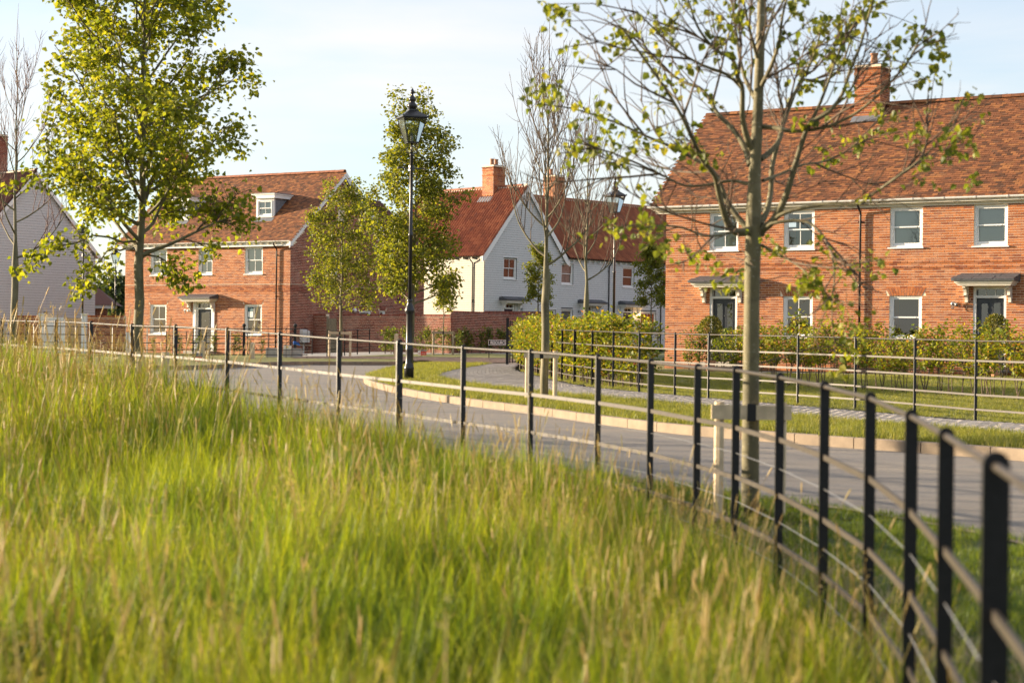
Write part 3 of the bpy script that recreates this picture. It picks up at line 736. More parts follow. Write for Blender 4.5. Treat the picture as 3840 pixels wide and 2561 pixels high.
chimney(lh, -11.3, -10.4, 3.4, 4.3, 0, 10.5, [(-11.05, 3.85), (-10.65, 3.85)])
# lower rear wing
ev2, rz2 = 5.22, 8.15; xr = -3.2
sv2 = Vector((-(.32-xr), 0, rz2-ev2)); L2 = sv2.length; sv2.normalize(); nv2 = Y.cross(sv2)
tile_slope(lh, Vector((.32, 7.7, ev2)), Y, sv2, nv2, 3.6, L2, 'dark_tile', cap=0)
mb = MB(); mb.quad((xr, 7.7, rz2), (xr, 11.3, rz2), (-6.8, 11.3, ev2), (-6.8, 7.7, ev2)); part('rear_roof', mb, 'dark_tile', lh)
mb = MB(); mb.box((7.6, 0, 5.14), (11.3, .14, 5.30), O0, (Y, X, Z)); part('eaves_board', mb, 'white_paint', lh)
gutter(lh, O0, Y, X, 7.9, 11.3, 5.30, .2, .06)
mb = MB()
for q in (((-10.575, 0), (-10.575, 7.7)), ((-10.575, 7.7), (-6.8, 7.7)), ((-6.8, 7.7), (-6.8, 10.95)), ((-6.8, 10.95), (0, 10.95))):
    (a, b), (c, d) = q; mb.quad((a, b, 0), (c, d, 0), (c, d, 5.2), (a, b, 5.2))
mb.quad((-10.575, 0, 5.14), (-10.575, RY, 8.7), (-10.575, 7.7, 5.14)); part('rear_wall', mb, 'brick_red', lh)

# ------------------------------------------------------------------ weatherboarded houses
def boards(parent, o, u, n, u0, u1, z0, z1, holes=(), lo=None, hi=None, mat='board_grey', pitch=.132, joints=True):
    mb = MB(); sheet_with_holes(mb, o, u, n, u0, u1, z0, min(z1, 5.6), [h for h in holes if h[3] <= min(z1, 5.6)], .08)
    part('wall', mb, 'shadow_gap', parent)  # backing sheet coloured dark so the slots read as shadow lines
    z = z0
    while z < z1:
        a = lo(z+pitch) if lo else u0; b = hi(z+pitch) if hi else u1
        if b-a < .15: break
        segs = [(a, b)]
        for h in holes:
            if z+pitch > h[2]+.01 and z < h[3]-.01:
                ns_ = []
                for s0, s1 in segs:
                    if s1 <= h[0] or s0 >= h[1]: ns_.append((s0, s1))
                    else:
                        if s0 < h[0]-.02: ns_.append((s0, h[0]))
                        if s1 > h[1]+.02: ns_.append((h[1], s1))
                segs = ns_
        for s0, s1 in segs:
                mb = MB()
                cuts = [s0]; x = s0+rs.uniform(1.2, 3.4)
                while joints and x < s1-.4: cuts.append(x); x += 3.6
                cuts.append(s1)
                for k in range(len(cuts)-1):
                    mb.prism([(.004, z+.010), (.034, z+.010), (.022, z+pitch), (.004, z+pitch)], o, (n, Z, u), cuts[k]+(0 if k == 0 else .0025), cuts[k+1])
                part('weatherboard', mb, mat, parent)
        z += pitch

g1 = thing('weatherboard_house', 'grey weatherboarded house with steep gable end, cream side wall and orange pantiles', 'house', (-1.6212, 100.0, 0), R(46))
zb0, ze, za_ = .45, 5.62, 9.80; hw = 3.36
lo = lambda z: 0 if z < ze else (z-ze)/(za_-ze)*hw
hi = lambda z: 2*hw-lo(z) if z >= ze else 6.35
f1 = [(1.54, 2.64, 4.36, 5.60), (1.58, 2.50, .65, 2.96), (4.95, 6.0, 1.4, 2.70)]
boards(g1, O0, X, N_, 0, 6.35, zb0, ze, f1); boards(g1, O0, X, N_, 0, 6.72, zb0+.132*math.ceil((ze-zb0)/.132), za_-.2, (), lo, hi, joints=False)
mb = MB(); mb.quad((0, 0, 5.55), (6.7, 0, 5.55), (3.36, 0, 9.75)); part('gable_wall', mb, 'shadow_gap', g1)
boards(g1, Vector((0, 8.5, 0)), -Y, -X, 0, 8.5, zb0, ze+.1, (), mat='board_cream')
sash(g1, O0, X, N_, *f1[0], cols=2, behind=None, hood=True); sash(g1, O0, X, N_, *f1[2], cols=2, behind='curtain', hood=True)
door(g1, O0, X, N_, f1[1][0], f1[1][1], .65, 2.64, 2.95, 'navy_paint'); canopy(g1, O0, X, N_, 1.24, 3.05, 2.98, .6, white='white_paint')
wall_light(g1, O0, X, N_, 3.0, 2.62)
ev = 5.60
sL = Vector((hw+.28, 0, za_+.04-ev)); LL = sL.length; sL.normalize(); nL = (-Y).cross(sL)
pantile_slope(g1, Vector((-.28, 8.8, ev)), -Y, sL, nL, 8.95, LL, cap=300)
mb = MB(); mb.quad((6.98, -.15, ev), (6.98, 8.8, ev), (hw, 8.8, za_+.04), (hw, -.15, za_+.04)); mb.quad((0, 8.6, 0), (6.7, 8.6, 0), (6.7, 8.6, 5.6), (3.36, 8.6, 9.7), (0, 8.6, 5.6)); part('rear_roof', mb, 'dark_tile', g1)
ridge(g1, (hw, 8.8, za_+.09), (hw, -.15, za_+.09), 'ridge_clay', .11, .45, bed='mortar_pale')
for s_ in (-1, 1):
    ax_ = X*s_; c = Vector((hw, -.18, za_))
    mb = MB(); mb.prism([(0.0, -.02), (hw+.34, ev-za_-.04), (hw+.34, ev-za_-.34), (hw+.05, ev-za_-.18), (0, -.27)], c, (ax_, Z, Y), 0, .03); part('bargeboard', mb, 'white_paint', g1)
    mb = MB(); mb.prism([(0.0, -.04), (hw+.3, ev-za_-.06), (hw+.3, ev-za_-.10), (0, -.09)], c, (ax_, Z, Y), .03, .18); part('soffit', mb, 'cream_paint', g1)
mb = MB(); mb.box((0, 0, 5.48), (8.5, .03, 5.6), Vector((0, 8.5, 0)), (-Y, -X, Z)); part('eaves_board', mb, 'white_paint', g1)
gutter(g1, Vector((0, 8.5, 0)), -Y, -X, -.2, 8.6, 5.62, .14, .055, 'black_metal'); downpipe(g1, Vector((0, 8.5, 0)), -Y, -X, 7.6, 5.55, .5, 'black_metal')
for k in range(12):
    m2 = MB(); a = .2+k*.74; m2.box((a, .03, 5.46), (a+.05, .2, 5.56), Vector((0, 8.5, 0)), (-Y, -X, Z)); part('rafter_foot', m2, 'cream_paint', g1)
chimney(g1, 2.86, 3.86, 2.2, 3.12, 8.6, 11.13, [(3.2, 2.66), (3.55, 2.66)])
m2 = MB(); m2.prism([(0, 0), (1.05, 0), (1.05, .42), (0, .42)], Vector((2.55, 3.2, ev+(2.55+.28)*(za_+.04-ev)/(hw+.28)+.03)), (-Y, sL, nL), 0.03, .06); part('lead_flashing', m2, 'lead', g1)

g2 = thing('weatherboard_terrace', 'row of grey weatherboarded cottages under one dark red pantile roof, one porch lamp lit', 'terrace', g1.location, R(46))
t0 = 6.352
fw_ = [(6.47, 7.53, 4.20, 5.46), (12.09, 13.19, 4.20, 5.46), (15.95, 17.0, 4.20, 5.46), (6.47, 7.53, 1.42, 2.71), (13.84, 15.38, 1.2, 2.71), (8.40, 9.32, .65, 2.95), (12.13, 13.08, .65, 2.95)]
boards(g2, O0, X, N_, t0, 23, zb0, 5.6, fw_)
for i, h in enumerate(fw_[:4]): sash(g2, O0, X, N_, *h, cols=1, behind='curtain' if i in (0, 3) else None, hood=True)
sash(g2, O0, X, N_, *fw_[4], cols=2, behind=None, hood=True)
for a, b in ((8.40, 9.32), (12.13, 13.08)):
    door(g2, O0, X, N_, a, b, .65, 2.64, 2.945, 'navy_paint'); canopy(g2, O0, X, N_, a-.42, b+.72, 2.98, .6, white='white_paint')
wall_light(g2, O0, X, N_, 7.98, 2.58); wall_light(g2, O0, X, N_, 13.55, 2.54, lit=True)
ev, rz3, ry3 = 5.76, 9.66, 3.5
sT = Vector((0, ry3+.28, rz3-ev)); LT = sT.length; sT.normalize(); nT = X.cross(sT)
pantile_slope(g2, Vector((6.9, -.28, ev)), X, sT, nT, 16.3, LT, cap=300, umax=10.5)
mb = MB(); mb.quad((6.5, 7.3, ev), (23, 7.3, ev), (23, ry3, rz3), (6.5, ry3, rz3)); mb.quad((6.5, 7, 0), (23, 7, 0), (23, 7, 5.8), (6.5, 7, 5.8)); mb.quad((23, 0, 0), (23, 7, 0), (23, 7, 5.8), (23, 3.5, 9.6), (23, 0, 5.8)); part('rear_roof', mb, 'dark_tile', g2)
ridge(g2, (6.0, ry3, rz3+.06), (23.1, ry3, rz3+.06), 'ridge_clay', .11, .45, bed='mortar_pale')
mb = MB(); mb.box((t0, 0, 5.62), (23, .035, 5.76), O0, (X, N_, Z)); part('eaves_board', mb, 'white_paint', g2)
gutter(g2, O0, X, N_, 6.9, 23, 5.77, .16, .055, 'black_metal')
for k in range(34):
    m2 = MB(); a = 6.9+k*.48; m2.box((a, .036, 5.58), (a+.05, .18, 5.72), O0, (X, N_, Z)); part('rafter_foot', m2, 'white_paint', g2)
downpipe(g2, O0, X, N_, 10.72, 5.72, .5, 'black_metal'); downpipe(g2, O0, X, N_, 15.75, 5.72, .5, 'black_metal')
chimney(g2, 9.05, 9.98, 3.0, 3.95, 8.9, 11.05, [(9.2, 3.45)], )

# grey gable at the far left
fl_o = at(356, 1100, 99); ROT3 = R(47)
g3 = thing('weatherboard_house', 'pale grey weatherboarded gable end with brown pantiles at far left behind bare tree', 'house', (fl_o.x, fl_o.y, 0), ROT3)
hw3 = 3.9; ze3, za3 = 5.15, 9.72
f3 = []
lo3 = lambda z: -2*hw3+ (0 if z < ze3 else (z-ze3)/(za3-ze3)*hw3)
hi3 = lambda z: 0 if z < ze3 else -(z-ze3)/(za3-ze3)*hw3
boards(g3, O0, X, N_, -2*hw3, 0, .2, za3-.2, f3, lo3, hi3, pitch=.145)
mb = MB(); mb.quad((-2*hw3, 0, 5.1), (0, 0, 5.1), (-hw3, 0, za3)); mb.quad((0, 0, 0), (0, 8, 0), (0, 8, 4.8), (0, 0, 4.8)); mb.quad((-2*hw3, 0, 0), (-2*hw3, 8, 0), (-2*hw3, 8, 4.8), (-2*hw3, 0, 4.8)); part('gable_wall', mb, 'shadow_gap', g3)
sL = Vector((hw3+.3, 0, za3+.04-ze3)); LL = sL.length; sL.normalize(); nL = (-Y).cross(sL)
pantile_slope(g3, Vector((-2*hw3-.3, 7.6, ze3)), -Y, sL, nL, 7.8, LL, mat='dark_tile', cap=300)
mb = MB(); mb.quad((.3, -.2, ze3), (.3, 7.6, ze3), (-hw3, 7.6, za3), (-hw3, -.2, za3)); part('roof_slope', mb, 'dark_tile', g3)
ridge(g3, (-hw3, 7.6, za3+.1), (-hw3, -.2, za3+.1), 'mortar_pale', .11, .45)
for s_ in (-1, 1):
    c = Vector((-hw3, -.22, za3)); mb = MB(); mb.prism([(0.0, .02), (hw3+.36, ze3-za3-.04), (hw3+.36, ze3-za3-.30), (0, -.27)], c, (X*s_, Z, Y), 0, .03); part('bargeboard', mb, 'white_paint', g3)
    mb = MB(); mb.prism([(0.0, -.04), (hw3+.3, ze3-za3-.06), (hw3+.3, ze3-za3-.10), (0, -.09)], c, (X*s_, Z, Y), .03, .22); part('soffit', mb, 'cream_paint', g3)
m2 = MB(); m2.box((-3.3, .028, 1.98), (-3.05, .045, 2.1), O0, (X, N_, Z)); part('air_vent', m2, 'lead', g3)
chimney(g3, -hw3-.5, -hw3+.45, 3.6, 4.5, 9.0, 12.0, [(-hw3, 4.0)], mat='brick_red')

# small outbuilding with a brown roof between the two
p0 = at(356, 1180, 106); p1 = at(430, 1180, 106)
gr = thing('garage', 'low brick outbuilding with brown tiled roof beside the grey gable', 'outbuilding', (p0.x, 106, 0), R(8))
w_ = (p1.x-p0.x)
zt = at(400, 1157, 106).z
brick_panel(gr, Vector((-3, 0, 0)), X, N_, 0, 3+w_*.62, 0.0, zt, cap=0, mat='brick_red')
mb = MB(); mb.box((-3, -.25, zt), (w_+.05, .02, zt+.20)); part('eaves_board', mb, 'white_paint', gr)
mb = MB(); h = at(356, 1078, 106).z; mb.quad((-3, -.3, zt+.2), (w_+.08, -.3, zt+.2), (.0, 2.6, h), (-3, 2.6, h)); mb.quad((w_+.08, -.3, zt+.2), (w_+.08, 5, zt+.2), (0, 2.6, h)); part('roof', mb, 'dark_tile', gr)

# ------------------------------------------------------------------ garden walls, gate
def wall_run(o, label, d, L, zb, zt, group='brick garden walls', mat='brick_red', cap=0, coping=True, thick=.215, both=True):
    t = thing('garden_wall', label, 'wall', (o[0], o[1], 0), math.atan2(d[1], d[0]), group)
    H_ = zt-zb-.11
    brick_panel(t, Vector((0, 0, zb)), X, N_, 0, L, 0, H_, cap=cap, mat=mat, header=True)
    mb = MB(); mb.box((0, 0.002, zb), (L, thick, zt-.11)); part('wall_core', mb, 'mortar', t)
    m2 = MB(); m2.box((-.002, -.035, zt-.118), (L, -.0, zt-.104)); part('coping_joint', m2, 'mortar_pale', t)
    base = MB(); base.box((-.0325, -.015, -.052), (.0325, thick+.01, .052)); me = base.mesh('coping_brick', mat)
    k = int(L/.075)
    for i in range(min(k, 300)):
        q = obj('coping_brick', me, t); q.location = (.0375+i*.075, 0, zt-.052+rs.uniform(-.002, .002))
    mb = MB(); mb.box((0, .0, zt-.105), (L, thick, zt-.01)); part('coping_bed', mb, 'mortar', t)
    return t
c32, s32 = math.cos(R(32)), math.sin(R(32))
LHo = Vector((-10.428, 82.5)); wv = Vector((c32, -s32)); av = Vector((s32, c32))
gs = LHo + av*1.75
wall_run(gs + wv*.02, 'short dark return of the brick garden wall between house gable and wooden gate', wv, .78, .1, 1.98)
wall_run(gs + wv*1.42, 'long brick garden wall right of the wooden gate with saplings before it', wv, 6.5, .1, 1.98, cap=300)
e2 = gs + wv*7.92
wall_run(e2, 'taller stepped brick garden wall running back behind the street name sign', (s32, c32), 9.5, .1, 2.15)
p = at(1817, 1167, 92)
wall_run((p.x, p.y), 'rear brick garden wall in front of the grey gable house door', (1, 0.08), 3.25, .3, 2.36)
gt = thing('garden_gate', 'tall closed wooden board gate in the brick garden wall', 'gate', (gs.x+wv.x*.82, gs.y+wv.y*.82, .1), R(-32))
for k in range(5):
    m2 = MB(); m2.box((.05+k*.1, .06, .03), (.145+k*.1, .085, 1.66)); part('board', m2, 'wood_grey', gt)
m2 = MB(); m2.box((-.03, .0, 0), (.045, .1, 1.78)); part('gate_post', m2, 'wood_grey', gt)
for z in (.25, 1.4):
    m2 = MB(); m2.box((.05, .03, z), (.54, .058, z+.1)); part('rail', m2, 'wood_grey', gt)
# left: walls with white posts and a garage door
def seg(px0, px1, py, Yd, name, lab, cat, mat, zt_, brick=False):
    a = at(px0, py, Yd); b = at(px1, py, Yd)
    return a, b
for (px0, px1, lab) in ((40, 144, 'low brick wall panel behind the fence at far left, left of a white post'), (322, 470, 'low brick wall joining the brick house to a white post at left')):
    a, b = at(px0, 1250, 80), at(px1, 1250, 80); zt = at((px0+px1)/2, 1183, 80).z
    wall_run((a.x, 80), lab, (1, -.02), b.x-a.x, -.05, zt, mat='brick')
for px, lab in ((156, 'square white gate post left of the white garage door'), (316, 'square white gate post right of the boarded fence panel')):
    a = at(px, 1250, 79.6); zt = at(px, 1176, 79.6).z
    mb = MB(); mb.box((a.x-.11, 79.5, -.05), (a.x+.11, 79.72, zt-.05)); mb.box((a.x-.15, 79.46, zt-.05), (a.x+.15, 79.76, zt)); mb.box((a.x+.03, 79.48, zt-.6), (a.x+.07, 79.5, zt-.15))
    t = solo('gate_post', mb, 'white_paint', lab, 'post', 'white gate posts')
a, b = at(167, 1250, 80.2), at(243, 1250, 80.2); zt = at(200, 1186, 80.2).z
t = thing('garage_door', 'plain pinkish white gate panel between white post and boarded fence', 'gate', (a.x, 80.2, -.05))
mb = MB(); mb.box((0, 0, 0), (b.x-a.x, .05, zt)); part('panel', mb, 'white_paint', t); mb = MB(); mb.box((0, -.02, zt-.08), (b.x-a.x, 0, zt)); mb.box((0, -.02, .9), (b.x-a.x, 0, .98)); part('rail', mb, 'white_paint', t)
a, b = at(243, 1250, 80.3), at(308, 1250, 80.3); zt = at(275, 1189, 80.3).z
t = thing('boarded_fence', 'short new wooden board fence between the white gate and white post', 'fence', (a.x, 80.3, -.05))
k = 8; ww = (b.x-a.x)/k
for i in range(k):
    mb = MB(); mb.box((i*ww+.004, 0, 0), ((i+1)*ww-.004, .02+.01*(i % 2), zt)); part('board', mb, 'wood_new', t)
mb = MB(); mb.box((0, .03, .4), (b.x-a.x, .07, .48)); part('rail', mb, 'wood_new', t)

# ------------------------------------------------------------------ ground, road, paths
def drape(name, poly, off, mat, step=1.2, hf=None, holes=None, **props):
    """polygon laid over the ground, off above it"""
    hf = hf or G
    pts = [Vector(p) for p in poly]; n0 = len(pts); edges = [(i, (i+1) % n0) for i in range(n0)]
    fine = []
    for i in range(n0):
        a, b = pts[i], pts[(i+1) % n0]; k = max(1, int((b-a).length/step)); fine += [a.lerp(b, j/k) for j in range(k)]
    pts = fine; n0 = len(pts); edges = [(i, (i+1) % n0) for i in range(n0)]
    xs = [p.x for p in pts]; ys = [p.y for p in pts]
    x = min(xs)+step/2
    while x < max(xs):
        y = min(ys)+step/2
        while y < max(ys):
            pts.append(Vector((x+.11*step*math.sin(y*7), y))); y += step
        x += step
    vs, es, fs, *_ = geometry.delaunay_2d_cdt(pts, edges, [list(range(n0))], 1, 1e-5)
    me = bpy.data.meshes.new(name); me.from_pydata([(v.x, v.y, hf(v.x, v.y)+off) for v in vs], [], fs); me.materials.append(MATS[mat]); me.update()
    return obj(name, me, **props)
def smooth(pts, k=6):
    P = [Vector(p) for p in pts]; out = []
    for i in range(len(P)-1):
        p0 = P[max(i-1, 0)]; p1 = P[i]; p2 = P[i+1]; p3 = P[min(i+2, len(P)-1)]
        for j in range(k):
            t = j/k; out.append(.5*((2*p1)+(p2-p0)*t+(2*p0-5*p1+4*p2-p3)*t*t+(3*p1-p0-3*p2+p3)*t**3))
    out.append(P[-1]); return out
def resample(pts, d):
    out = [pts[0].copy()]; rem = d
    for i in range(len(pts)-1):
        a, b = pts[i], pts[i+1]; L = (b-a).length; t = rem
        while t <= L: out.append(a.lerp(b, t/L)); t += d
        rem = t-L
    return out
def offs(pts, d):
    out = []
    for i, p in enumerate(pts):
        t = (pts[min(i+1, len(pts)-1)]-pts[max(i-1, 0)]); t.normalize(); out.append(p+Vector((-t.y, t.x))*d)
    return out

mb = MB(); xs_ = [-900, -200, -60, -30, -14, -8, -4, 0, 4, 8, 14, 22, 40, 80, 300, 900]; ys_ = [-900, -100, -20, 0, 10, 20, 30, 40, 50, 62, 70, 78, 88, 100, 130, 300, 1500]
for i in range(len(xs_)-1):
    for j in range(len(ys_)-1):
        q = []
        for a, b in ((i, j), (i+1, j), (i+1, j+1), (i, j+1)):
            x, y = xs_[a], ys_[b]; q.append((x, y, (G(x, y) if y > 34 else min(G(x, y), MZ(y)))-.16-(0.6 if y < 30 else 0)))
        mb.quad(*q)
part('ground', mb, 'far_ground', None, kind='structure')

kerb = [(9.5, 9.0), (8.2, 11.8), (6.9, 14.9), (5.28, 18.1), (3.78, 20.0), (2.98, 21.1), (2.33, 22.05), (1.88, 23.0), (1.25, 24.7), (0.51, 26.65), (-0.53, 29.05), (-1.34, 31.15), (-2.12, 33.65), (-2.75, 36.2), (-3.15, 38.2), (-3.38, 40.2), (-3.5, 42.4), (-3.55, 45.5), (-3.6, 50.5), (-3.5, 55), (-3.3, 59.8), (-2.7, 62.9), (-1.75, 64.1), (-1.09, 64.0), (-0.82, 63.2)]
kerb_s = smooth(kerb, 6)
near_edge = smooth([(3.1, -6), (3.4, 2), (3.5, 7), (3.15, 10.4), (2.62, 12.2), (1.95, 13.4), (1.3, 14.5), (.6, 15.8), (-.3, 17.2), (-1.5, 18.9), (-3.2, 21.2), (-5, 24), (-6.6, 28), (-8.2, 34), (-9.6, 40), (-11.5, 46), (-15, 53), (-24, 62)], 5)
road_hf = lambda x, y: G(x, y)-.115
# road sheet
drape('road', [(p.x, p.y) for p in near_edge] + [(-30, 68), (-16, 66), (-12, 63), (-9.6, 60), (-9.2, 52.5)] + [(-8.62, 56), (-8.3, 59.5), (-7.2, 62.4), (-5.7, 63.0), (-4.4, 63.2), (-3.95, 64.5), (-3.3, 66.4), (-2.9, 64.6)] + [(p.x, p.y) for p in reversed(kerb_s[:130])] + [(12, 4), (12, -6)], 0, 'asphalt', 1.3, road_hf, kind='structure')
# kerb stones
def kerb_run(name, line, step=.915, wdt=.125, top=0.008, label=None):
    k = obj(name, None, kind='structure')
    pts = resample(line, step); L = offs(pts, -wdt)
    for i in range(len(pts)-1):
        a, b, c, d = pts[i], pts[i+1], L[i+1], L[i]; g = .007
        e = (b-a).normalized()*g; a2, b2, c2, d2 = a+e, b-e, c-e, d+e
        mb = MB(); zt = [G(p.x, p.y)+top for p in (a2, b2, c2, d2)]; zl = [z-.25 for z in zt]; pp = (a2, b2, c2, d2); ch = .012
        inn = [(p+(q-p).normalized()*ch) for p, q in ((a2, d2), (b2, c2))]
        V = [(*a2, zl[0]), (*b2, zl[1]), (*c2, zl[2]), (*d2, zl[3]), (*a2, zt[0]-ch), (*b2, zt[1]-ch), (*c2, zt[2]), (*d2, zt[3]), (*inn[0], zt[0]), (*inn[1], zt[1])]
        mb.v = [tuple(v) for v in V]; mb.f = [(0, 1, 5, 4), (4, 5, 9, 8), (8, 9, 6, 7), (2, 3, 7, 6), (0, 4, 8, 7, 3), (1, 2, 6, 9, 5)]
        part('kerb_stone', mb, 'kerb_stone', k)
    return k
kerb_run('kerb', kerb_s[3:])
verge_far = [(-9.4, 50.5), (-8.75, 54.5), (-8.45, 58.3), (-7.9, 61.0), (-6.9, 62.3), (-5.7, 62.7), (-4.9, 62.9), (-4.2, 63.5), (-3.92, 64.4)]
kerb_run('kerb', [Vector(p) for p in smooth([(-17, 58), (-13, 51.5), (-10.6, 48.8), *verge_far], 4)][::-1][::1] and smooth([(-26, 62), (-17, 55), (-13, 51), (-10.6, 49.4), *verge_far], 4))

path_near = [(-0.79, 63.1), (-1.1, 58), (-1.42, 53.3), (-1.68, 48.55), (-1.78, 44.95), (-1.8, 42.65), (-1.68, 40.5), (-1.45, 39.0), (-1.07, 37.15), (-0.21, 34.9), (.85, 32.3), (1.65, 30.6), (2.44, 29.0), (3.41, 26.9), (4.34, 24.9), (5.3, 22.9), (6.25, 20.9), (8, 17), (9.6, 13.5), (11, 10)]
path_far = [(0.45, 66.0), (.2, 60), (0.10, 54), (0.15, 49.85), (0.37, 46.05), (0.67, 41.9), (1.01, 38.95), (1.6, 35.6), (2.62, 32.9), (3.9, 30.4), (5.0, 28.1), (6.04, 25.9), (7.1, 23.7), (8.4, 20.8), (10.2, 17), (12.2, 13)]
pn, pf = smooth(path_near, 5), smooth(path_far, 5)
drape('grass_verge', [tuple(p) for p in offs(kerb_s[6:], -.12)] + [tuple(p) for p in pn], -.012, 'lawn', .8, kind='structure')
bed = drape('footpath', [tuple(p) for p in pn] + [tuple(p) for p in reversed(pf)], -.018, 'jointing', .9, kind='structure')
# paving blocks along the footpath: the nearest as objects, the rest joined
def edge_at(line, t): 
    f = t*(len(line)-1); i = min(int(f), len(line)-2); return line[i].lerp(line[i+1], f-i)
bl = MB(); bl.box((-.045, -.095, -.03), (.045, .095, 0)); items = []
def inside(poly, x, y):
    r = False; j = len(poly)-1
    for i in range(len(poly)):
        if (poly[i].y > y) != (poly[j].y > y) and x < (poly[j].x-poly[i].x)*(y-poly[i].y)/(poly[j].y-poly[i].y)+poly[i].x: r = not r
        j = i
    return r
ppoly = pn+list(reversed(pf))
cl = resample([p.lerp(min(pf, key=lambda r: (r-p).length), .5) for p in pn], 1.2)
for _ in range(3): cl = [cl[0]]+[(cl[i-1]+cl[i]*2+cl[i+1])/4 for i in range(1, len(cl)-1)]+[cl[-1]]
cl = resample(smooth(cl, 6), .105)
for k in range(1, len(cl)-1):
    t_ = (cl[min(k+6, len(cl)-1)]-cl[max(k-6, 0)]).normalized(); nn = Vector((-t_.y, t_.x)); ang = math.atan2(nn.y, nn.x)-math.pi/2
    if not (12 < cl[k].y < 62.5): continue
    for i in range(-9, 10):
        c = cl[k]+nn*((i+(.5 if k % 2 else 0))*.206)
        if not (inside(ppoly, c.x+nn.x*.06, c.y+nn.y*.06) and inside(ppoly, c.x-nn.x*.06, c.y-nn.y*.06)): continue
        items.append((c.length + (0 if abs(c.x/c.y) < .29 else 500), Vector((c.x, c.y, G(c.x, c.y)+.004+rs.uniform(-.0015, .0015))), Matrix.Rotation(ang, 3, 'Z') @ Matrix.Rotation(rs.gauss(0, .004), 3, 'X')))
pieces(bed, 'paving_block', 'paving', 'paving_block', items, bl, None, 300)
# lane behind the wedge
lane = [(-.82, 63.3), (-1.1, 64.15), (-1.8, 64.4), (-2.75, 64.2), (-3.3, 66.4), (-3.95, 64.6), (-4.5, 67.4), (-5.4, 67.6), (-6.35, 67.6), (-8.5, 67.4), (-8.5, 71.1), (-4.7, 71.2), (-2.8, 71.4), (-.26, 71.2), (3, 70.5), (12, 68), (12, 64), (3, 66), (.45, 66.0)]
ln = drape('lane', lane, -.005, 'jointing', 1.2, kind='structure')
items = []
y = 64.2
while y < 71.3:
    x = -8.4 + rs.uniform(0, .1)
    while x < 4:
        pt = Vector((x, y)); ins = False; j = len(lane)-1
        for i in range(len(lane)):
            if (lane[i][1] > y) != (lane[j][1] > y) and x < (lane[j][0]-lane[i][0])*(y-lane[i][1])/(lane[j][1]-lane[i][1])+lane[i][0]: ins = not ins
            j = i
        if ins: items.append((pt.length, Vector((x, y, G(x, y)+.012+rs.uniform(-.002, .002))), Matrix.Identity(3)))
        x += .206
    y += .106
bl2 = MB(); bl2.box((-.098, -.048, -.03), (.098, .048, 0))
pieces(ln, 'paving_block', 'paving', 'paving_pink', items, bl2, None, 300)
drape('grass_strip', [(-6.4, 71.3), (-4.7, 71.35), (-2.8, 71.5), (-.26, 71.3), (3.5, 70.7), (4, 76), (-1.2, 79.8), (-2.6, 77.8), (-5.0, 75.2)], .012, 'lawn', 1., kind='structure')
drape('path', [(-8.5, 71.2), (-6.4, 71.3), (-5, 75.2), (-2.6, 77.8), (-1.2, 79.8), (4, 76), (6, 90), (-4, 84), (-10, 79)], .006, 'concrete', 1.5, kind='structure')
drape('far_verge', verge_far + [(-4.5, 67.3), (-5.4, 67.5), (-8.5, 67.3), (-10.5, 66.5), (-12, 64), (-26, 66), (-26, 62.2), (-17, 55.1), (-13, 51.1), (-10.6, 49.5)], .0, 'lawn', 1.2, kind='structure')
drape('front_garden', [(-8.5, 67.6), (-8.5, 71), (-9.8, 78.6), (-10.6, 82.2), (-19.4, 88), (-40, 88), (-40, 66), (-12, 64.2), (-10.4, 66.7)], .0, 'lawn', 1.5, kind='structure')
lawn_p = [(12.2, 13), (10.2, 17), (8.4, 20.8), (7.2, 23.8), (6.15, 26.0), (5.1, 28.2), (4.0, 30.5), (2.72, 33.0), (1.7, 35.7), (1.1, 39.05), (.77, 42), (.47, 46), (.25, 50), (.2, 54), (.3, 60), (.5, 66), (12, 63.9), (12, 50), (20, 45), (24, 40), (24, 13)]
drape('lawn', lawn_p, -.006, 'lawn', 1.5, kind='structure')
drape('path', [(6.2, 51.5), (18, 43.8), (30, 36.4), (30.6, 37.3), (18.4, 45.0), (6.6, 52.7)], .008, 'concrete', 1.5, kind='structure')
mb = MB(); bedp = [(6.6, 53.0), (18.4, 45.6), (30, 38.2), (30.9, 39.6), (19.3, 47.2), (5.6, 55.6)]
drape('planting_bed', bedp, .012, 'soil', 1.5, kind='structure')
ct = MB()

# near verge between the estate fence and the road
F1 = [(1.09, 3.95, .58), (1.25, 5.05, .59), (1.4, 6.15, .60), (1.47, 7.2, .63), (1.47, 8.25, .65), (1.42, 9.3, .67), (1.31, 10.25, .69), (1.18, 11.15, .69), (.95, 12., .71), (.63, 12.8, .73), (.15, 13.65, .76), (-.4, 14.6, .78), (-.99, 15.5, .81), (-1.61, 16.4, .84), (-2.28, 17.3, .88), (-2.95, 18.25, .92), (-3.67, 19.2, .95), (-4.36, 20.2, .96), (-5.07, 21.2, .99), (-5.75, 22.2, 1.01), (-6.4, 23.2, 1.02), (-7.02, 24.2, 1.03), (-7.64, 25.2, 1.05), (-8.26, 26.2, 1.06)]
F1 = [(.935, 2.95, .57)] + F1
fx = smooth([Vector((0.7, 1.9))] + [Vector(p[:2]) for p in F1] + [Vector((-12, 33))], 3)
def fence_x(y): return lerp(y, [p.y for p in fx], [p.x for p in fx])
mb = MB(); rows = []
ne = [p for p in near_edge]
def edge_x(y): return lerp(y, [p.y for p in ne], [p.x for p in ne])
yy = 1.0
ys2 = []
fl_ = resample([Vector((.5, -3)), Vector((.6, 1.0))]+fx, .5)
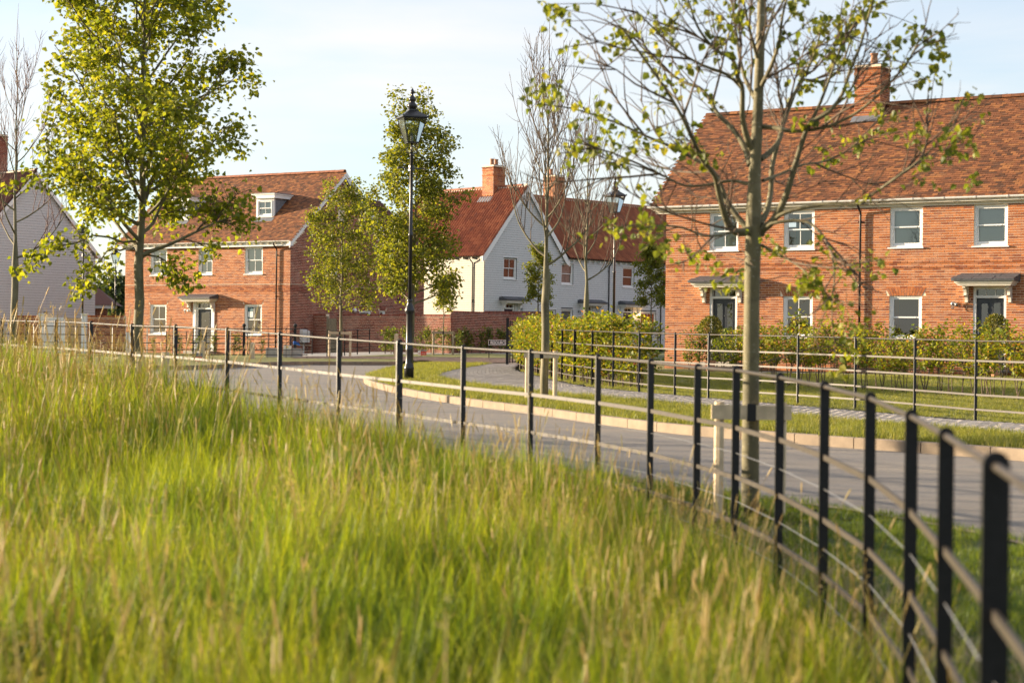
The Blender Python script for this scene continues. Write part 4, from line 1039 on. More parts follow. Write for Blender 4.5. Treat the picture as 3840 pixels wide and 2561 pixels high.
for i, p in enumerate(fl_):
    t = (fl_[min(i+1, len(fl_)-1)]-fl_[max(i-1, 0)]).normalized(); nn = Vector((t.y, -t.x))
    q = min(ne, key=lambda r: (r-p).length)
    row = []
    for k in range(9):
        f = k/8; c = p.lerp(q, f); z0 = MZ(p.y); z1 = G(q.x, q.y)-.105
        row.append((c.x, c.y, z0+(z1-z0)*(f**.7)+.015*noise.noise(Vector((c.x*1.5, c.y*1.5, 0)))))
    rows.append(row)
for i in range(len(rows)-1):
    for k in range(8): mb.quad(rows[i][k], rows[i][k+1], rows[i+1][k+1], rows[i+1][k])
part('near_verge', mb, 'verge_soil', None, kind='structure')
def verge_z(x, y):
    best = min(range(len(rows)), key=lambda i: (rows[i][4][0]-x)**2+(rows[i][4][1]-y)**2)
    r = min(rows[best], key=lambda v: (v[0]-x)**2+(v[1]-y)**2); return r[2]
# edging strip of flat blocks along the near road edge
mb = MB()
e0 = resample([p for p in ne if p.y < 40], .6); e1 = offs(e0, .09)
for i in range(len(e0)-1):
    zz = [G(p.x, p.y)-.101 for p in (e0[i], e0[i+1])]
    mb.quad((*e0[i], zz[0]), (*e0[i+1], zz[1]), (*e1[i+1], zz[1]), (*e1[i], zz[0]))
part('edging', mb, 'kerb_stone', None, kind='structure')
# meadow ground
mb = MB(); ys3 = [-8+.5*k for k in range(86)]
for j in range(len(ys3)-1):
    for i in range(24):
        q = []
        for (ii, jj) in ((i, j), (i+1, j), (i+1, j+1), (i, j+1)):
            y = ys3[jj]; xr_ = (fence_x(y) if y > 2 else .5); x = xr_ - ((ii/24)**1.5)*26
            q.append((x, y, MZ(y)+.03*noise.noise(Vector((x*.8, y*.8, 3)))))
        mb.quad(*q)
part('meadow', mb, 'meadow_soil', None, kind='structure')

# ------------------------------------------------------------------ estate fences
def estate_fence(label, posts, zt, h, rails, wires=(), pw=.045, post_mat='fence_black', rail_mat='rail_bronze', heavy=(), group=None, top_r=.0105, rail=(.006, .013), leg=.0):
    """posts: (x, y); zt(i) = height of the top rail. flat bar posts, a round top rail, flat lower rails"""
    t = thing('estate_fence', label, 'fence', (posts[0][0], posts[0][1], zt(0)-h), 0, group)
    o = Vector(t.location)
    P = [Vector((p[0], p[1], zt(i))) for i, p in enumerate(posts)]
    for i, p in enumerate(P):
        d = (P[min(i+1, len(P)-1)]-P[max(i-1, 0)]); d.z = 0; d.normalize(); s = Vector((-d.y, d.x, 0)); W_ = pw*(1.35 if i in heavy else 1); T_ = .012 if i not in heavy else .02
        mb = MB(); c = p-o
        n_ = 6; prof = [(-W_/2, -h-.1), (W_/2, -h-.1), (W_/2, .005)]+[(W_/2*math.cos(math.pi*k/n_), .005+W_/2*math.sin(math.pi*k/n_)) for k in range(1, n_)]+[(-W_/2, .005)]
        mb.prism(prof, c, (s, Z, d), -T_/2, T_/2)
        for hh in rails: mb.tube([c+Vector((0, 0, -hh))-d*.012+s*.0, c+Vector((0, 0, -hh))+d*.012], .009, 5)
        part('post', mb, post_mat, t)
    for i in range(len(P)-1):
        a, b = P[i]-o, P[i+1]-o; m_ = (a+b)/2+Vector((0, 0, rs.uniform(-.002, .002)))
        mb = MB(); mb.tube([a, m_, b], top_r, 8, cap=False); part('rail', mb, rail_mat, t, True)
        d = (b-a).normalized(); s = Vector((-d.y, d.x, 0)).normalized()
        for hh in rails:
            mb = MB(); v = Vector((0, 0, -hh+rs.uniform(-.003, .003))); e = .0
            mb.prism([(-rail[0], -rail[1]), (rail[0], -rail[1]), (rail[0], rail[1]), (-rail[0], rail[1])], a+v, (s, s.cross(d) if abs(s.cross(d).z) > .5 else Z, (b-a)), 0, 1); part('rail', mb, rail_mat, t)
    if wires:
        for hh in wires:
            mb = MB(); mb.tube([p-o+Vector((0, 0, -hh+rs.uniform(-.004, .004))) for p in P], .0022, 4, cap=False); part('wire', mb, 'galv', t)
    return t
estate_fence('black iron estate fence with bronze rails curving round the tall meadow grass', [(p[0], p[1]) for p in F1], lambda i: F1[i][2], 1.2, (.33, .62, .88, 1.10), (.48, .76, .99), heavy=(1, 13,))
F2 = [(8.4, 20.4), (7.75, 21.9), (7.1, 23.4), (6.57, 24.9), (6.05, 26.4), (5.45, 27.9), (4.75, 29.2), (4.1, 30.15), (3.47, 31.0), (2.98, 32.1), (2.43, 33.5), (2.02, 35.0), (1.67, 36.5), (1.36, 38.0), (1.13, 39.5), (0.93, 40.9), (0.79, 42.3), (0.66, 43.9), (0.53, 45.9), (0.38, 47.9), (0.27, 50.0), (0.2, 52.5)]
estate_fence('black iron estate fence on the far side of the block paved footpath', F2, lambda i: G(*F2[i])+1.12, 1.12, (.28, .52, .76, .97), group=None, heavy=(13, 16))
F3 = [(-26+1.0*k, 57.0+.7*k) if k < 15 else (-11.4+.93*(k-15), 67.35+.08*(k-15)) for k in range(19)]
F3 = [(-19.5, 55.5), (-18.4, 56.9), (-17.3, 58.3), (-16.2, 59.6), (-15.1, 60.9), (-14.1, 62.1), (-13.1, 63.2), (-12.4, 64.4), (-11.9, 65.7), (-11.5, 66.9), (-10.8, 67.5), (-10.1, 67.7), (-9.4, 67.8), (-8.7, 67.85), (-7.9, 67.9)]
estate_fence('thin black iron fence around the front garden of the detached brick house', F3, lambda i: G(*F3[i])+1.13, 1.13, (.28, .55, .8, 1.0), rail_mat='fence_black', pw=.05, top_r=.014)
F4 = [(-17.8+1.02*k, 81.5-.62*k) for k in range(10)]
estate_fence('second black iron fence close to the detached brick house, behind the first', F4, lambda i: 1.02, 1.0, (.26, .5, .75), rail_mat='fence_black', pw=.045, top_r=.012)
F5 = [(6.6+1.6*k, 50.6-1.0*k) for k in range(9)]
estate_fence('thin black iron fence between hedge and long brick house on the right', F5, lambda i: .98, 1.0, (.3, .55, .8), rail_mat='fence_black', pw=.035, top_r=.010)
F6 = [(-7.4, 70.5), (-6.9, 72.6), (-6.55, 74.6), (-6.2, 76.6)]
estate_fence('short black iron fence beside the wooden garden gate', F6, lambda i: G(*F6[i])+1.05, 1.05, (.27, .52, .76), rail_mat='fence_black', pw=.045)
# tall kissing gate post at the end of the hedge fence
t = thing('gate_post', 'tall black iron gate posts where the footpath meets the lane', 'gate post', (-.16, 61.5, 0))
mb = MB(); mb.box((-.05, -.05, -.1), (.05, .05, 1.62)); part('post', mb, 'fence_black', t)
mb = MB(); mb.box((.07, -.03, .05), (.11, .03, 1.52)); mb.box((.17, -.03, .05), (.205, .03, 1.52)); part('gate_stile', mb, 'rail_bronze', t)
for z in (.3, .6, .9, 1.2, 1.46):
    mb = MB(); mb.box((.11, -.012, z), (.17, .012, z+.03)); part('hinge', mb, 'rail_bronze', t)
# garden gate scrolls on the front garden fence
for gx, gy, lab in ((-11.3, 74.2, 'black gatepost with a small ball finial left of the white front door'), (-8.9, 72.2, 'black gatepost with ball finial and a blue rag tied round it')):
    t = thing('gate_post', lab, 'gate post', (gx, gy, 0))
    mb = MB(); mb.box((-.05, -.05, 0), (.05, .05, 1.18)); mb.lathe([(.03, 0), (.075, .03), (.03, .06), (.07, .10), (.09, .15), (.06, .21), (.02, .235)], (0, 0, 1.18), 10); part('post', mb, 'fence_black', t)
    for s in (-1, 1):
        mb = MB(); mb.tube([(0, 0, .95), (-.25*s, 0, .7), (-.55*s, 0, .35)], .012, 5); part('brace', mb, 'fence_black', t)
    mb = MB(); mb.tube([(-.06+.0, 0, 1.1)]+[(-.25+.18*math.cos(a), 0, 1.08+.13*math.sin(a)) for a in [k*.6 for k in range(6)]], .012, 5); part('scroll', mb, 'fence_black', t)
    if gx > -9:
        mb = MB(); mb.lathe([(.06, 0), (.085, .03), (.08, .10), (.06, .13)], (0, 0, .56), 8); mb.prism([(0, 0), (.2, .05), (.28, -.12), (.12, -.06)], Vector((-.05, -.07, .62)), (X, Z, Y), 0, .02); part('rag', mb, 'blue_cloth', t)

# ------------------------------------------------------------------ street lamps
def lamp(label, x, y, z, h=6.15):
    t = thing('street_lamp', label, 'street lamp', (x, y, z), R(20), 'black heritage street lamps')
    mb = MB(); mb.lathe([(.105, 0), (.105, .20), (.11, .22), (.115, .24), (.10, .27), (.095, .30), (.082, .33), (.076, .36), (.076, .62), (.082, .64), (.076, .66), (.073, 1.40), (.08, 1.42), (.11, 1.47), (.11, 1.50), (.08, 1.58), (.052, 1.66), (.062, 1.69), (.062, 1.72), (.045, 1.74)], (0, 0, 0), 16); part('base', mb, 'black_metal', t, True)
    H = h-1.28
    mb = MB(); mb.lathe([(.043, 1.72), (.041, 3.1), (.052, 3.12), (.052, 3.16), (.038, 3.18), (.036, H-.02), (.046, H), (.046, H+.04)], (0, 0, 0), 14)
    mb.tube([(0, 0, H), (0, 0, H+.3)], .022, 8); part('column', mb, 'black_metal', t, True)
    mb = MB(); mb.tube([(-.30, 0, H-.28), (.30, 0, H-.28)], .014, 6); mb.lathe([(.065, 0), (.065, .12)], (0, 0, H-.34), 8)
    for s in (-1, 1): mb.lathe([(.022, 0), (.022, .05)], (.3*s, 0, H-.305), 6)
    part('ladder_bar', mb, 'black_metal', t)
    for s in (-1, 1):
        mb = MB(); mb.tube([(0, 0, H+.06), (.10*s, 0, H+.05), (.14*s, 0, H+.12), (.07*s, 0, H+.19), (.10*s, 0, H+.26), (.12*s, 0, H+.29)], .009, 6); part('scroll', mb, 'black_metal', t)
    zb, zt = H+.28, H+.80; rb, rt = .125, .255
    mb = MB(); mb.box((-rb, -rb, zb-.02), (rb, rb, zb+.01))
    c4 = [(1, 1), (-1, 1), (-1, -1), (1, -1)]
    for sx, sy in c4: mb.tube([(rb*sx, rb*sy, zb), (rt*sx, rt*sy, zt)], .012, 4)
    for i in range(4):
        a, b = c4[i], c4[(i+1) % 4]; mb.tube([(rt*a[0], rt*a[1], zt), (rt*b[0], rt*b[1], zt)], .016, 4); mb.tube([(rb*a[0], rb*a[1], zb), (rb*b[0], rb*b[1], zb)], .012, 4)
    ln = part('lantern', mb, 'black_metal', t)
    for i in range(4):
        a, b = c4[i], c4[(i+1) % 4]; m2 = MB(); m2.quad((rb*a[0], rb*a[1], zb), (rb*b[0], rb*b[1], zb), (rt*b[0], rt*b[1], zt), (rt*a[0], rt*a[1], zt)); part('pane', m2, 'glass', ln)
    m2 = MB(); e = rt+.03
    prof = [(e, zt+.01), (e, zt+.035), (.10, zt+.17), (.10, zt+.20)]
    for k in range(3):
        for i in range(4):
            a, b = c4[i], c4[(i+1) % 4]; r0, z0 = prof[k]; r1, z1 = prof[k+1]; m2.quad((r0*a[0], r0*a[1], z0), (r0*b[0], r0*b[1], z0), (r1*b[0], r1*b[1], z1), (r1*a[0], r1*a[1], z1))
    for a in c4: m2.prism([(-.02, 0), (.02, 0), (0, .06)], Vector((e*a[0], e*a[1], zt+.02)), (X, Z, Y), -.01, .01)
    part('lantern_roof', m2, 'black_metal', ln)
    m2 = MB(); m2.lathe([(.10, 0), (.085, .05), (.115, .07), (.10, .12), (.06, .16), (.055, .19), (.085, .21), (.075, .26), (.03, .31), (.02, .34), (.045, .37), (.045, .40), (.012, .47)], (0, 0, zt+.19), 12); part('finial', m2, 'black_metal', ln, True)
    m2 = MB(); m2.lathe([(.03, 0), (.035, .12), (.01, .2)], (0, 0, zb+.02), 8); part('lamp_head', m2, 'galv', ln)
    return t
lamp('tall black heritage street lamp standing nearest, on the grass wedge between road and footpath', -2.24, 38.4, G(-2.24, 38.4)+.02)
q = at(2300, 1300, 58); lamp('black heritage street lamp in front of the dark red pantile roof, half behind the hedge', q.x, 58, 0.0, 6.1)
q = at(308, 1300, 85); lamp('black heritage street lamp in front of the grey gable at far left', q.x, 85, 0.05, 6.2)
q = at(430, 1300, 104); lamp('distant thin black street lamp between the garage and the left brick house', q.x, 104, 0.1, 6.0)

# ------------------------------------------------------------------ signs, bollards and small things
q = at(1833, 1300, 70.6)
t = thing('street_sign', 'black and white street name plate on two short black posts before the brick wall', 'street sign', (q.x, 70.6, G(q.x, 70.6)))
for x in (.01, 1.12):
    mb = MB(); mb.box((x-.018, .01, -.1), (x+.018, .045, .72)); part('post', mb, 'black_metal', t)
mb = MB(); mb.box((-.02, -.012, .53), (1.2, .008, .745)); part('frame', mb, 'white_print', t)
mb = MB(); mb.box((-.004, -.015, .546), (1.184, -.0125, .729)); part('plate', mb, 'black_metal', t)
tm = text_mesh('RESOURCEFUL DR', .185, 'white_print', .0008, .003); q2 = obj('lettering', tm, t); q2.location = (.59, -.0175, .572); q2.rotation_euler = (R(90), 0, 0); q2.scale = (.70, 1, 1)
q = at(1582, 1330, 73)
t = thing('small_sign', 'small red and white keep off the grass sign on the far grass strip', 'sign', (q.x, 73, G(q.x, 73)))
mb = MB(); mb.box((-.02, 0, -.05), (.02, .02, .14)); part('stake', mb, 'black_metal', t)
mb = MB(); mb.box((-.165, -.006, .04), (-.05, .0, .22)); part('symbol_panel', mb, 'white_print', t)
mb = MB(); mb.box((-.05, -.006, .04), (.19, .0, .19)); part('text_panel', mb, 'red_print', t)
mb = MB(); mb.box((-.165, .0, .22), (.19, .004, .25)); part('clip_bar', mb, 'galv', t)
mb = MB(); c = Vector((-.108, -.009, .115)); mb.tube([c+Vector((.035*math.cos(a), 0, .035*math.sin(a))) for a in [k*math.pi/6 for k in range(13)]], .004, 4); mb.tube([c+Vector((-.025, 0, .025)), c+Vector((.025, 0, -.025))], .004, 4); part('ban_symbol', mb, 'red_print', t)
for s_t, zz in (('Keep Off', .12), ('the Grass', .075)):
    q2 = obj('lettering', text_mesh(s_t, .045, 'white_print', .0005), t); q2.location = (.07, -.0075, zz); q2.rotation_euler = (R(90), 0, 0)
q = at(744, 1345, 56)
t = thing('small_sign', 'small orange and dark sign leaning on the verge in front of the garden fence', 'sign', (q.x, 56, 0))
mb = MB(); mb.box((-.015, 0, -.1), (.015, .02, .22)); part('stake', mb, 'wood_new', t)
mb = MB(); mb.box((-.10, -.01, .06), (.12, .0, .2)); part('panel', mb, 'red_print', t); mb = MB(); mb.box((-.11, -.02, .21), (.13, .01, .32)); part('top_panel', mb, 'lead', t)
def bollard(label, x, y, h, w_=.15):
    t = thing('bollard', label, 'bollard', (x, y, G(x, y)), 0, 'square wooden bollards')
    mb = MB(); mb.box((-w_/2, -w_/2, -.1), (w_/2, w_/2, h-.12)); a = w_/2; mb.box((-a+.01, -a+.01, h-.12), (a-.01, a-.01, h-.105))
    mb.box((-a, -a, h-.105), (a, a, h-.05)); part('shaft', mb, 'wood_pale', t)
    mb = MB(); mb.v = [(-a, -a, h-.0495), (a, -a, h-.0495), (a, a, h-.0495), (-a, a, h-.0495), (0, 0, h)]; mb.f = [(0, 1, 4), (1, 2, 4), (2, 3, 4), (3, 0, 4), (3, 2, 1, 0)]; part('cap', mb, 'wood_pale', t)
bollard('wooden bollard behind the tall lamp column, at the tip of the far verge', -4.47, 68.0, .98, .155)
bollard('wooden bollard in front of the white front door of the detached house', at(749, 1300, 62).x, 62.5, .72, .17)
bollard('wooden bollard right of the white front door, nearer the blue rag', at(946, 1300, 66).x, 66, .62, .17)
t = thing('concrete_block', 'pale grey concrete block behind the garden fence, left one of two', 'block', (at(1020, 1300, 70).x, 70, 0), 0, 'concrete blocks by the meter box')
mb = MB(); mb.box((-.22, -.2, 0), (.22, .2, .36)); mb.box((-.22, -.2, .365), (.2, .2, .42)); part('block', mb, 'concrete', t)
t2 = copy_tree(t); t2.location = (at(1112, 1300, 70).x, 70, 0); t2['label'] = 'pale grey concrete block behind the garden fence, right one of two'
t = thing('junction_box', 'small cream control box with yellow sticker on the concrete block', 'box', (at(1078, 1300, 69.8).x, 69.8, .42))
mb = MB(); mb.box((-.16, -.12, -.42), (.16, .12, -.06)); part('stand', mb, 'concrete', t)
mb = MB(); mb.box((-.15, -.12, -.05), (.15, .12, .1)); part('body', mb, 'cream_paint', t); m2 = MB(); m2.box((-.02, -.125, .02), (.05, -.121, .07)); part('sticker', m2, newmat('yellow')[0], t)
MATS['yellow'].node_tree.nodes['Principled BSDF'].inputs['Base Color'].default_value = (.7, .5, .03, 1)
t = thing('cabinet', 'small white service cabinet behind the fence beside the big leafy tree', 'cabinet', (at(488, 1300, 60).x, 60, 0))
mb = MB(); mb.box((-.12, -.1, .2), (.12, .1, .95)); part('body', mb, 'white_paint', t)
mb = MB(); mb.box((-.03, -.03, -.1), (.03, .03, .2)); part('leg', mb, 'fence_black', t)

# ------------------------------------------------------------------ trees
def leaf_into(mb, p, d, nrm, size, rr):
    """a lime leaf: broad, folded along the midrib, drooping"""
    d = d.normalized(); s = d.cross(nrm)
    if s.length < 1e-4: s = d.orthogonal()
    s.normalize(); n = s.cross(d); w_ = size*.46; i = len(mb.v); fo = size*rr.uniform(.06, .22); dr = size*rr.uniform(.0, .2)
    P = lambda a, b, c: tuple(p+d*a*size+s*b+n*c)
    mb.v += [P(0, 0, 0), P(.35, w_, fo), P(.75, w_*.62, fo*.6-dr*.4), P(1.05, 0, -dr), P(.75, -w_*.62, fo*.6-dr*.4), P(.35, -w_, fo), P(.55, 0, -.0)]
    mb.f += [(i, i+1, i+6), (i+1, i+2, i+6), (i+2, i+3, i+6), (i+3, i+4, i+6), (i+4, i+5, i+6), (i+5, i, i+6)]

def wander(rr, p, d, L, n, up=.0, jit=.15, droop=0.):
    pts = [p.copy()]; d = d.normalized()
    for k in range(n):
        t = (k+1)/n
        d = (d + Vector((rr.gauss(0, jit), rr.gauss(0, jit), rr.gauss(0, jit)*.7)) + Z*(up - droop*t)).normalized()
        pts.append(pts[-1]+d*(L/n))
    return pts

class Tree:
    def __init__(s, seed): s.r = random.Random(seed); s.wood = MB(); s.tw = MB(); s.lf = MB(); s.leaves = 0
    def limb(s, pts, r0, r1, n=6): s.wood.tube(pts, [r0+(r1-r0)*k/(len(pts)-1) for k in range(len(pts))], n, cap=False)
    def twig(s, pts, r0, r1, n=4): s.tw.tube(pts, [r0+(r1-r0)*k/(len(pts)-1) for k in range(len(pts))], n, cap=False)
    def tuft(s, p, d, k, size, spread=.06):
        rr = s.r
        for _ in range(k):
            q = p + Vector((rr.gauss(0, spread), rr.gauss(0, spread), rr.gauss(0, spread*.8)-spread*.3))
            dd = Vector((rr.gauss(0, 1), rr.gauss(0, 1), rr.gauss(-.75, .55))) + d*.4
            nn = Vector((rr.gauss(0, .7), rr.gauss(0, .7), 1))
            leaf_into(s.lf, q, dd, nn, size*rr.uniform(.6, 1.15), rr); s.leaves += 1
    def side_twigs(s, pts, count, L, r, leafk=0, size=.07, t0=.25, up=.05, jit=.18, sub=0, spread=.05, leafp=1., leaf_from=.3, ang=.9):
        rr = s.r; n = len(pts)-1
        for _ in range(count):
            t = rr.uniform(t0, 1)*n; i = min(int(t), n-1); p = pts[i].lerp(pts[i+1], t-i); d = (pts[i+1]-pts[i]).normalized()
            a = Vector((rr.gauss(0, 1), rr.gauss(0, 1), rr.gauss(.1, .8))); a = (a-d*a.dot(d)).normalized()
            dd = (d*rr.uniform(.6, 1.2)+a*ang).normalized(); l = L*rr.uniform(.5, 1.2)*(1.15-.5*t/n)
            q = wander(rr, p, dd, l, 4, up, jit)
            s.twig(q, r, r*.35)
            if sub: s.side_twigs(q, sub, L*.5, r*.6, leafk, size, .2, up, jit, 0, spread, leafp, leaf_from, ang)
            if leafk and rr.random() < leafp:
                for k in range(1, len(q)):
                    if k/(len(q)-1) >= leaf_from: s.tuft(q[k], (q[k]-q[k-1]).normalized(), max(1, int(leafk*rr.uniform(.4, 1.2))), size, spread)
    def done(s, label, cat, loc, bark='bark', twig='twig', leaf='leaf_lime', group=None, name='tree'):
        t = thing(name, label, cat, loc, 0, group)
        part('trunk', s.wood, bark, t, True)
        if s.tw.v: part('branches', s.tw, twig, t, True, kind='stuff')
        if s.lf.v: part('crown', s.lf, leaf, t, kind='stuff')
        return t

def street_tree(seed, label, loc, H, r0, h0, W_, nl, leafk, size, leaf='leaf_lime', twigs=7, sub=3, tlen=.55, lean=(0, 0), asc=.9, prof=None, leafp=.95, spread=.06, up=.06, name='lime_tree', bark='bark', flex=None, group=None):
    """H height, r0 trunk radius, h0 height of the first limbs, W_ crown half width, nl limbs"""
    T = Tree(seed); rr = T.r
    tp = [Vector((lean[0]*z/H+rr.gauss(0, .012)*(k > 0), lean[1]*z/H+rr.gauss(0, .012)*(k > 0), z)) for k, z in enumerate([H*j/14 for j in range(15)])]
    tp[0].z = -.15
    rad = [r0*(1.12 if j == 0 else 1)*(1-.93*(j/14)**1.15) if j/14*H < h0 else r0*(1-.93*(j/14)**.9) for j in range(15)]
    rad = [max(.006, x) for x in rad]
    T.wood.tube(tp, rad, 12, cap=True)
    def trunk_at(z): 
        f = z/H*14; i = min(int(f), 13); return tp[i].lerp(tp[i+1], f-i)
    prof = prof or (lambda t: math.sin(math.pi*min(1, .16+.9*t)**.9)**.75)
    for k in range(nl):
        t = ((k+.5)/nl)**1.05; z = h0+(H*.93-h0)*t; ang = k*2.399+rr.uniform(-.4, .4)
        ww = W_*prof(t)*rr.uniform(.75, 1.12)*(1-.25*t)
        e = asc*(.55+.9*t)+rr.uniform(-.12, .12)
        d = Vector((math.cos(ang)*math.cos(e), math.sin(ang)*math.cos(e), math.sin(e)))
        L = ww/max(.35, math.cos(e)); r = max(.006, r0*.42*(1-.75*t))
        q = wander(rr, trunk_at(z), d, L, 8, up, .09)
        T.limb(q, r, .004, 6)
        T.side_twigs(q, int(twigs*(1.1-.4*t)), tlen*(1-.45*t), max(.003, r*.35), leafk, size, .22, .04, .2, sub, spread, leafp)
        T.tuft(q[-1], d, leafk, size, spread)
    return T.done(label, 'tree', loc, bark, leaf=leaf, name=name, group=group)

# far leafy and leafless street trees
street_tree(11, 'large leafy young lime tree at left with two short timber stakes at its foot', (-4.70, 22.1, -.15), 6.6, .072, 1.95, 1.66, 40, 9, .072, twigs=8, sub=3, tlen=.62, asc=.66, spread=.095, lean=(.05, 0), prof=lambda t: (.82+.5*t if t < .36 else 1.0-.28*(t-.36)), leafp=.92)
street_tree(12, 'mid green street tree in front of the shaded brick gable, tied to a stake frame', (-6.97, 71.65, .12), 6.6, .075, 1.8, 1.75, 32, 5, .11, leaf='leaf_mid', twigs=8, sub=3, tlen=.8, asc=.62, spread=.14, prof=lambda t: (.85+.35*t if t < .35 else .97-.62*(t-.35)))
street_tree(13, 'tall leafy street tree rising right behind the tall street lamp', (-2.78, 48.5, 0), 6.85, .075, 1.75, 1.62, 40, 6, .095, leaf='leaf_mid', twigs=9, sub=3, tlen=.62, asc=.62, spread=.12, prof=lambda t: (.75+.6*t if t < .4 else .99-.5*(t-.4)), up=.05, lean=(.1, 0))
street_tree(14, 'small leafy sapling between two stakes in front of the brick garden wall', (at(1662, 1300, 75.5).x, 75.5, .15), 2.9+.5, .035, 1.75, .55, 16, 4, .09, leaf='leaf_mid', twigs=5, sub=2, tlen=.35, spread=.08, bark='bark')
street_tree(15, 'small leafy tree before the grey gable house, behind the trunk of the bare tree', (at(2016, 1300, 92).x, 92, .4), 5.6, .05, 2.2, .95, 20, 5, .11, leaf='leaf_mid', twigs=7, sub=3, tlen=.5, spread=.10)
street_tree(16, 'small leafy tree with stakes in front of the weatherboarded cottages at right', (at(2440, 1300, 88).x, 88, .35), 5.5, .05, 2.1, .95, 20, 6, .11, leaf='leaf_mid', twigs=7, sub=3, tlen=.5, spread=.10)

# leafless trees with upswept fine branches
def bare_tree(seed, label, loc, H, r0, h0, W_, nl, limbs=(), sub=5, tl=1.0, twig='twig_red', group=None):
    T = Tree(seed); rr = T.r
    tp = [Vector((rr.gauss(0, .012)*(j > 0), rr.gauss(0, .012)*(j > 0), H*j/14)) for j in range(15)]; tp[0].z = -.15
    T.wood.tube(tp, [max(.005, r0*(1-.95*(j/14)**.8)) if j*H/14 > h0 else r0*(1.1-.012*j) for j in range(15)], 12)
    def tr(z): f = z/H*14; i = min(int(f), 13); return tp[i].lerp(tp[i+1], f-i)
    for k in range(nl):
        t = ((k+.3)/nl); z = h0+(H*.9-h0)*t; ang = k*2.4+rr.uniform(-.3, .3)
        e = R(18)+R(38)*t+rr.uniform(-.1, .1); d = Vector((math.cos(ang)*math.cos(e), math.sin(ang)*math.cos(e), math.sin(e)))
        L = W_*(1.35-.75*t)*rr.uniform(.8, 1.15); r = max(.005, r0*.36*(1-.8*t))
        q = wander(rr, tr(z), d, L, 9, .13, .07); T.limb(q, r, .004, 6)
        for j in range(int(sub*(1.25-.5*t))):
            u = rr.uniform(.22, .98)*9; i = min(int(u), 8); p = q[i].lerp(q[i+1], u-i)
            a = rr.uniform(0, 6.28); dd = ((q[i+1]-q[i]).normalized()*.55+Vector((math.cos(a)*.45, math.sin(a)*.45, .75)))
            q2 = wander(rr, p, dd, tl*rr.uniform(.5, 1.15)*(1.1-.4*t), 6, .10, .07); T.twig(q2, max(.006, r*.4), .003, 4)
            T.side_twigs(q2, 4, tl*.38, .0042, t0=.2, up=.08, jit=.09, ang=.55)
    q = wander(rr, tp[-1], Z, .9, 5, .1, .04); T.twig(q, .008, .002)
    T.side_twigs(tp[8:], 14, tl*.6, .004, t0=.05, up=.15, jit=.07, ang=.5)
    return T.done(label, 'tree', loc, 'bark', twig, name='bare_tree', group=group)
bare_tree(21, 'leafless young tree with a timber stake and crossbar beside the block paved footpath', (.55, 29.2, -.16), 5.6, .062, 2.2, 1.05, 18, sub=8, tl=1.05, twig='twig')
bare_tree(22, 'leafless tree behind the clipped hedge, left of the second street lamp', (at(2196, 1300, 44).x, 44, 0), 6.5, .062, 2.3, 1.2, 17, sub=8, tl=1.0, twig='twig')
bare_tree(23, 'leafless tree at far left in front of the grey gable', (at(52, 1300, 33).x, 33, -.05), 6.2, .062, 2.25, 1.15, 15, sub=6, tl=1.0)
T = Tree(24)                             # a few green sprays that reach over it belong to the big lime: low left boughs
for (x0, y0, x1, y1, zz) in ((520, 900, 60, 1010, 0), (500, 700, 180, 320, .4), (510, 640, 40, 700, -.3), (500, 930, 300, 1060, .2), (530, 960, 700, 1060, .2)):
    a, b = at(x0, y0, 22.1), at(x1, y1, 22.1+zz); q = [a.lerp(b, k/8)+Vector((0, 0, .14*math.sin(math.pi*k/8)+T.r.gauss(0, .02))) for k in range(9)]
    q = [p-Vector((-4.70, 22.1, -.15)) for p in q]
    T.limb(q, .016, .004, 6); T.side_twigs(q, 13, .30, .004, 5, .072, .3, 0, .2, 1, .07)
    T.tuft(q[-1], X, 8, .09)
big = [o for o in bpy.data.objects if o.get('label', '').startswith('large leafy young lime')][0]
part('bough', T.wood, 'bark', big, True); part('bough_twigs', T.tw, 'twig', big, True, kind='stuff'); part('bough_leaves', T.lf, 'leaf_lime', big, kind='stuff')

# the big sparse lime tree at right: limbs set out one by one
TY = 12.35; TO = Vector((1.684, TY, -.30)); T = Tree(31); rr = T.r
def q4(pts, dy0=0, dy1=0, z4=True):
    out = []
    n_ = len(pts)
    for i, (x, y) in enumerate(pts):
        px, py = (2450+x/1.363, 150+y/1.363) if z4 else (x*DD, y*DD)
        out.append(at(px, py, TY+dy0+(dy1-dy0)*i/(n_-1))-TO)
    P = []                               # smooth in 3-D
    for i in range(len(out)-1):
        p0, p1, p2, p3 = out[max(i-1, 0)], out[i], out[i+1], out[min(i+2, len(out)-1)]
        for j in range(3):
            t = j/3; P.append(.5*((2*p1)+(p2-p0)*t+(2*p0-5*p1+4*p2-p3)*t*t+(3*p1-p0-3*p2+p3)*t**3))
    return P+[out[-1]]
px2m = TY/FPX*DD
tr_ = q4([(1722, 1172), (1723, 1050), (1724, 900), (1726, 700), (1729, 560), (1731, 470), (1734, 380), (1740, 260), (1745, 120), (1749, 0), (1753, -200), (1758, -420), (1760, -600)], z4=False)
def rr_at(y): return lerp(y, (-600, -400, 0, 120, 260, 400, 480, 560, 700, 900, 1172), (1.5, 4, 9.5, 10.5, 12, 14, 18, 18.5, 18, 19, 21))*px2m
rads = []
for i, p in enumerate(tr_):
    y = lerp(i, list(range(0, 37, 3)), (1172, 1050, 900, 700, 560, 470, 380, 260, 120, 0, -200, -420, -600)); rads.append(rr_at(y))
tr_[0].z -= .05; T.wood.tube(tr_, rads, 16)
W8 = (512, 965)
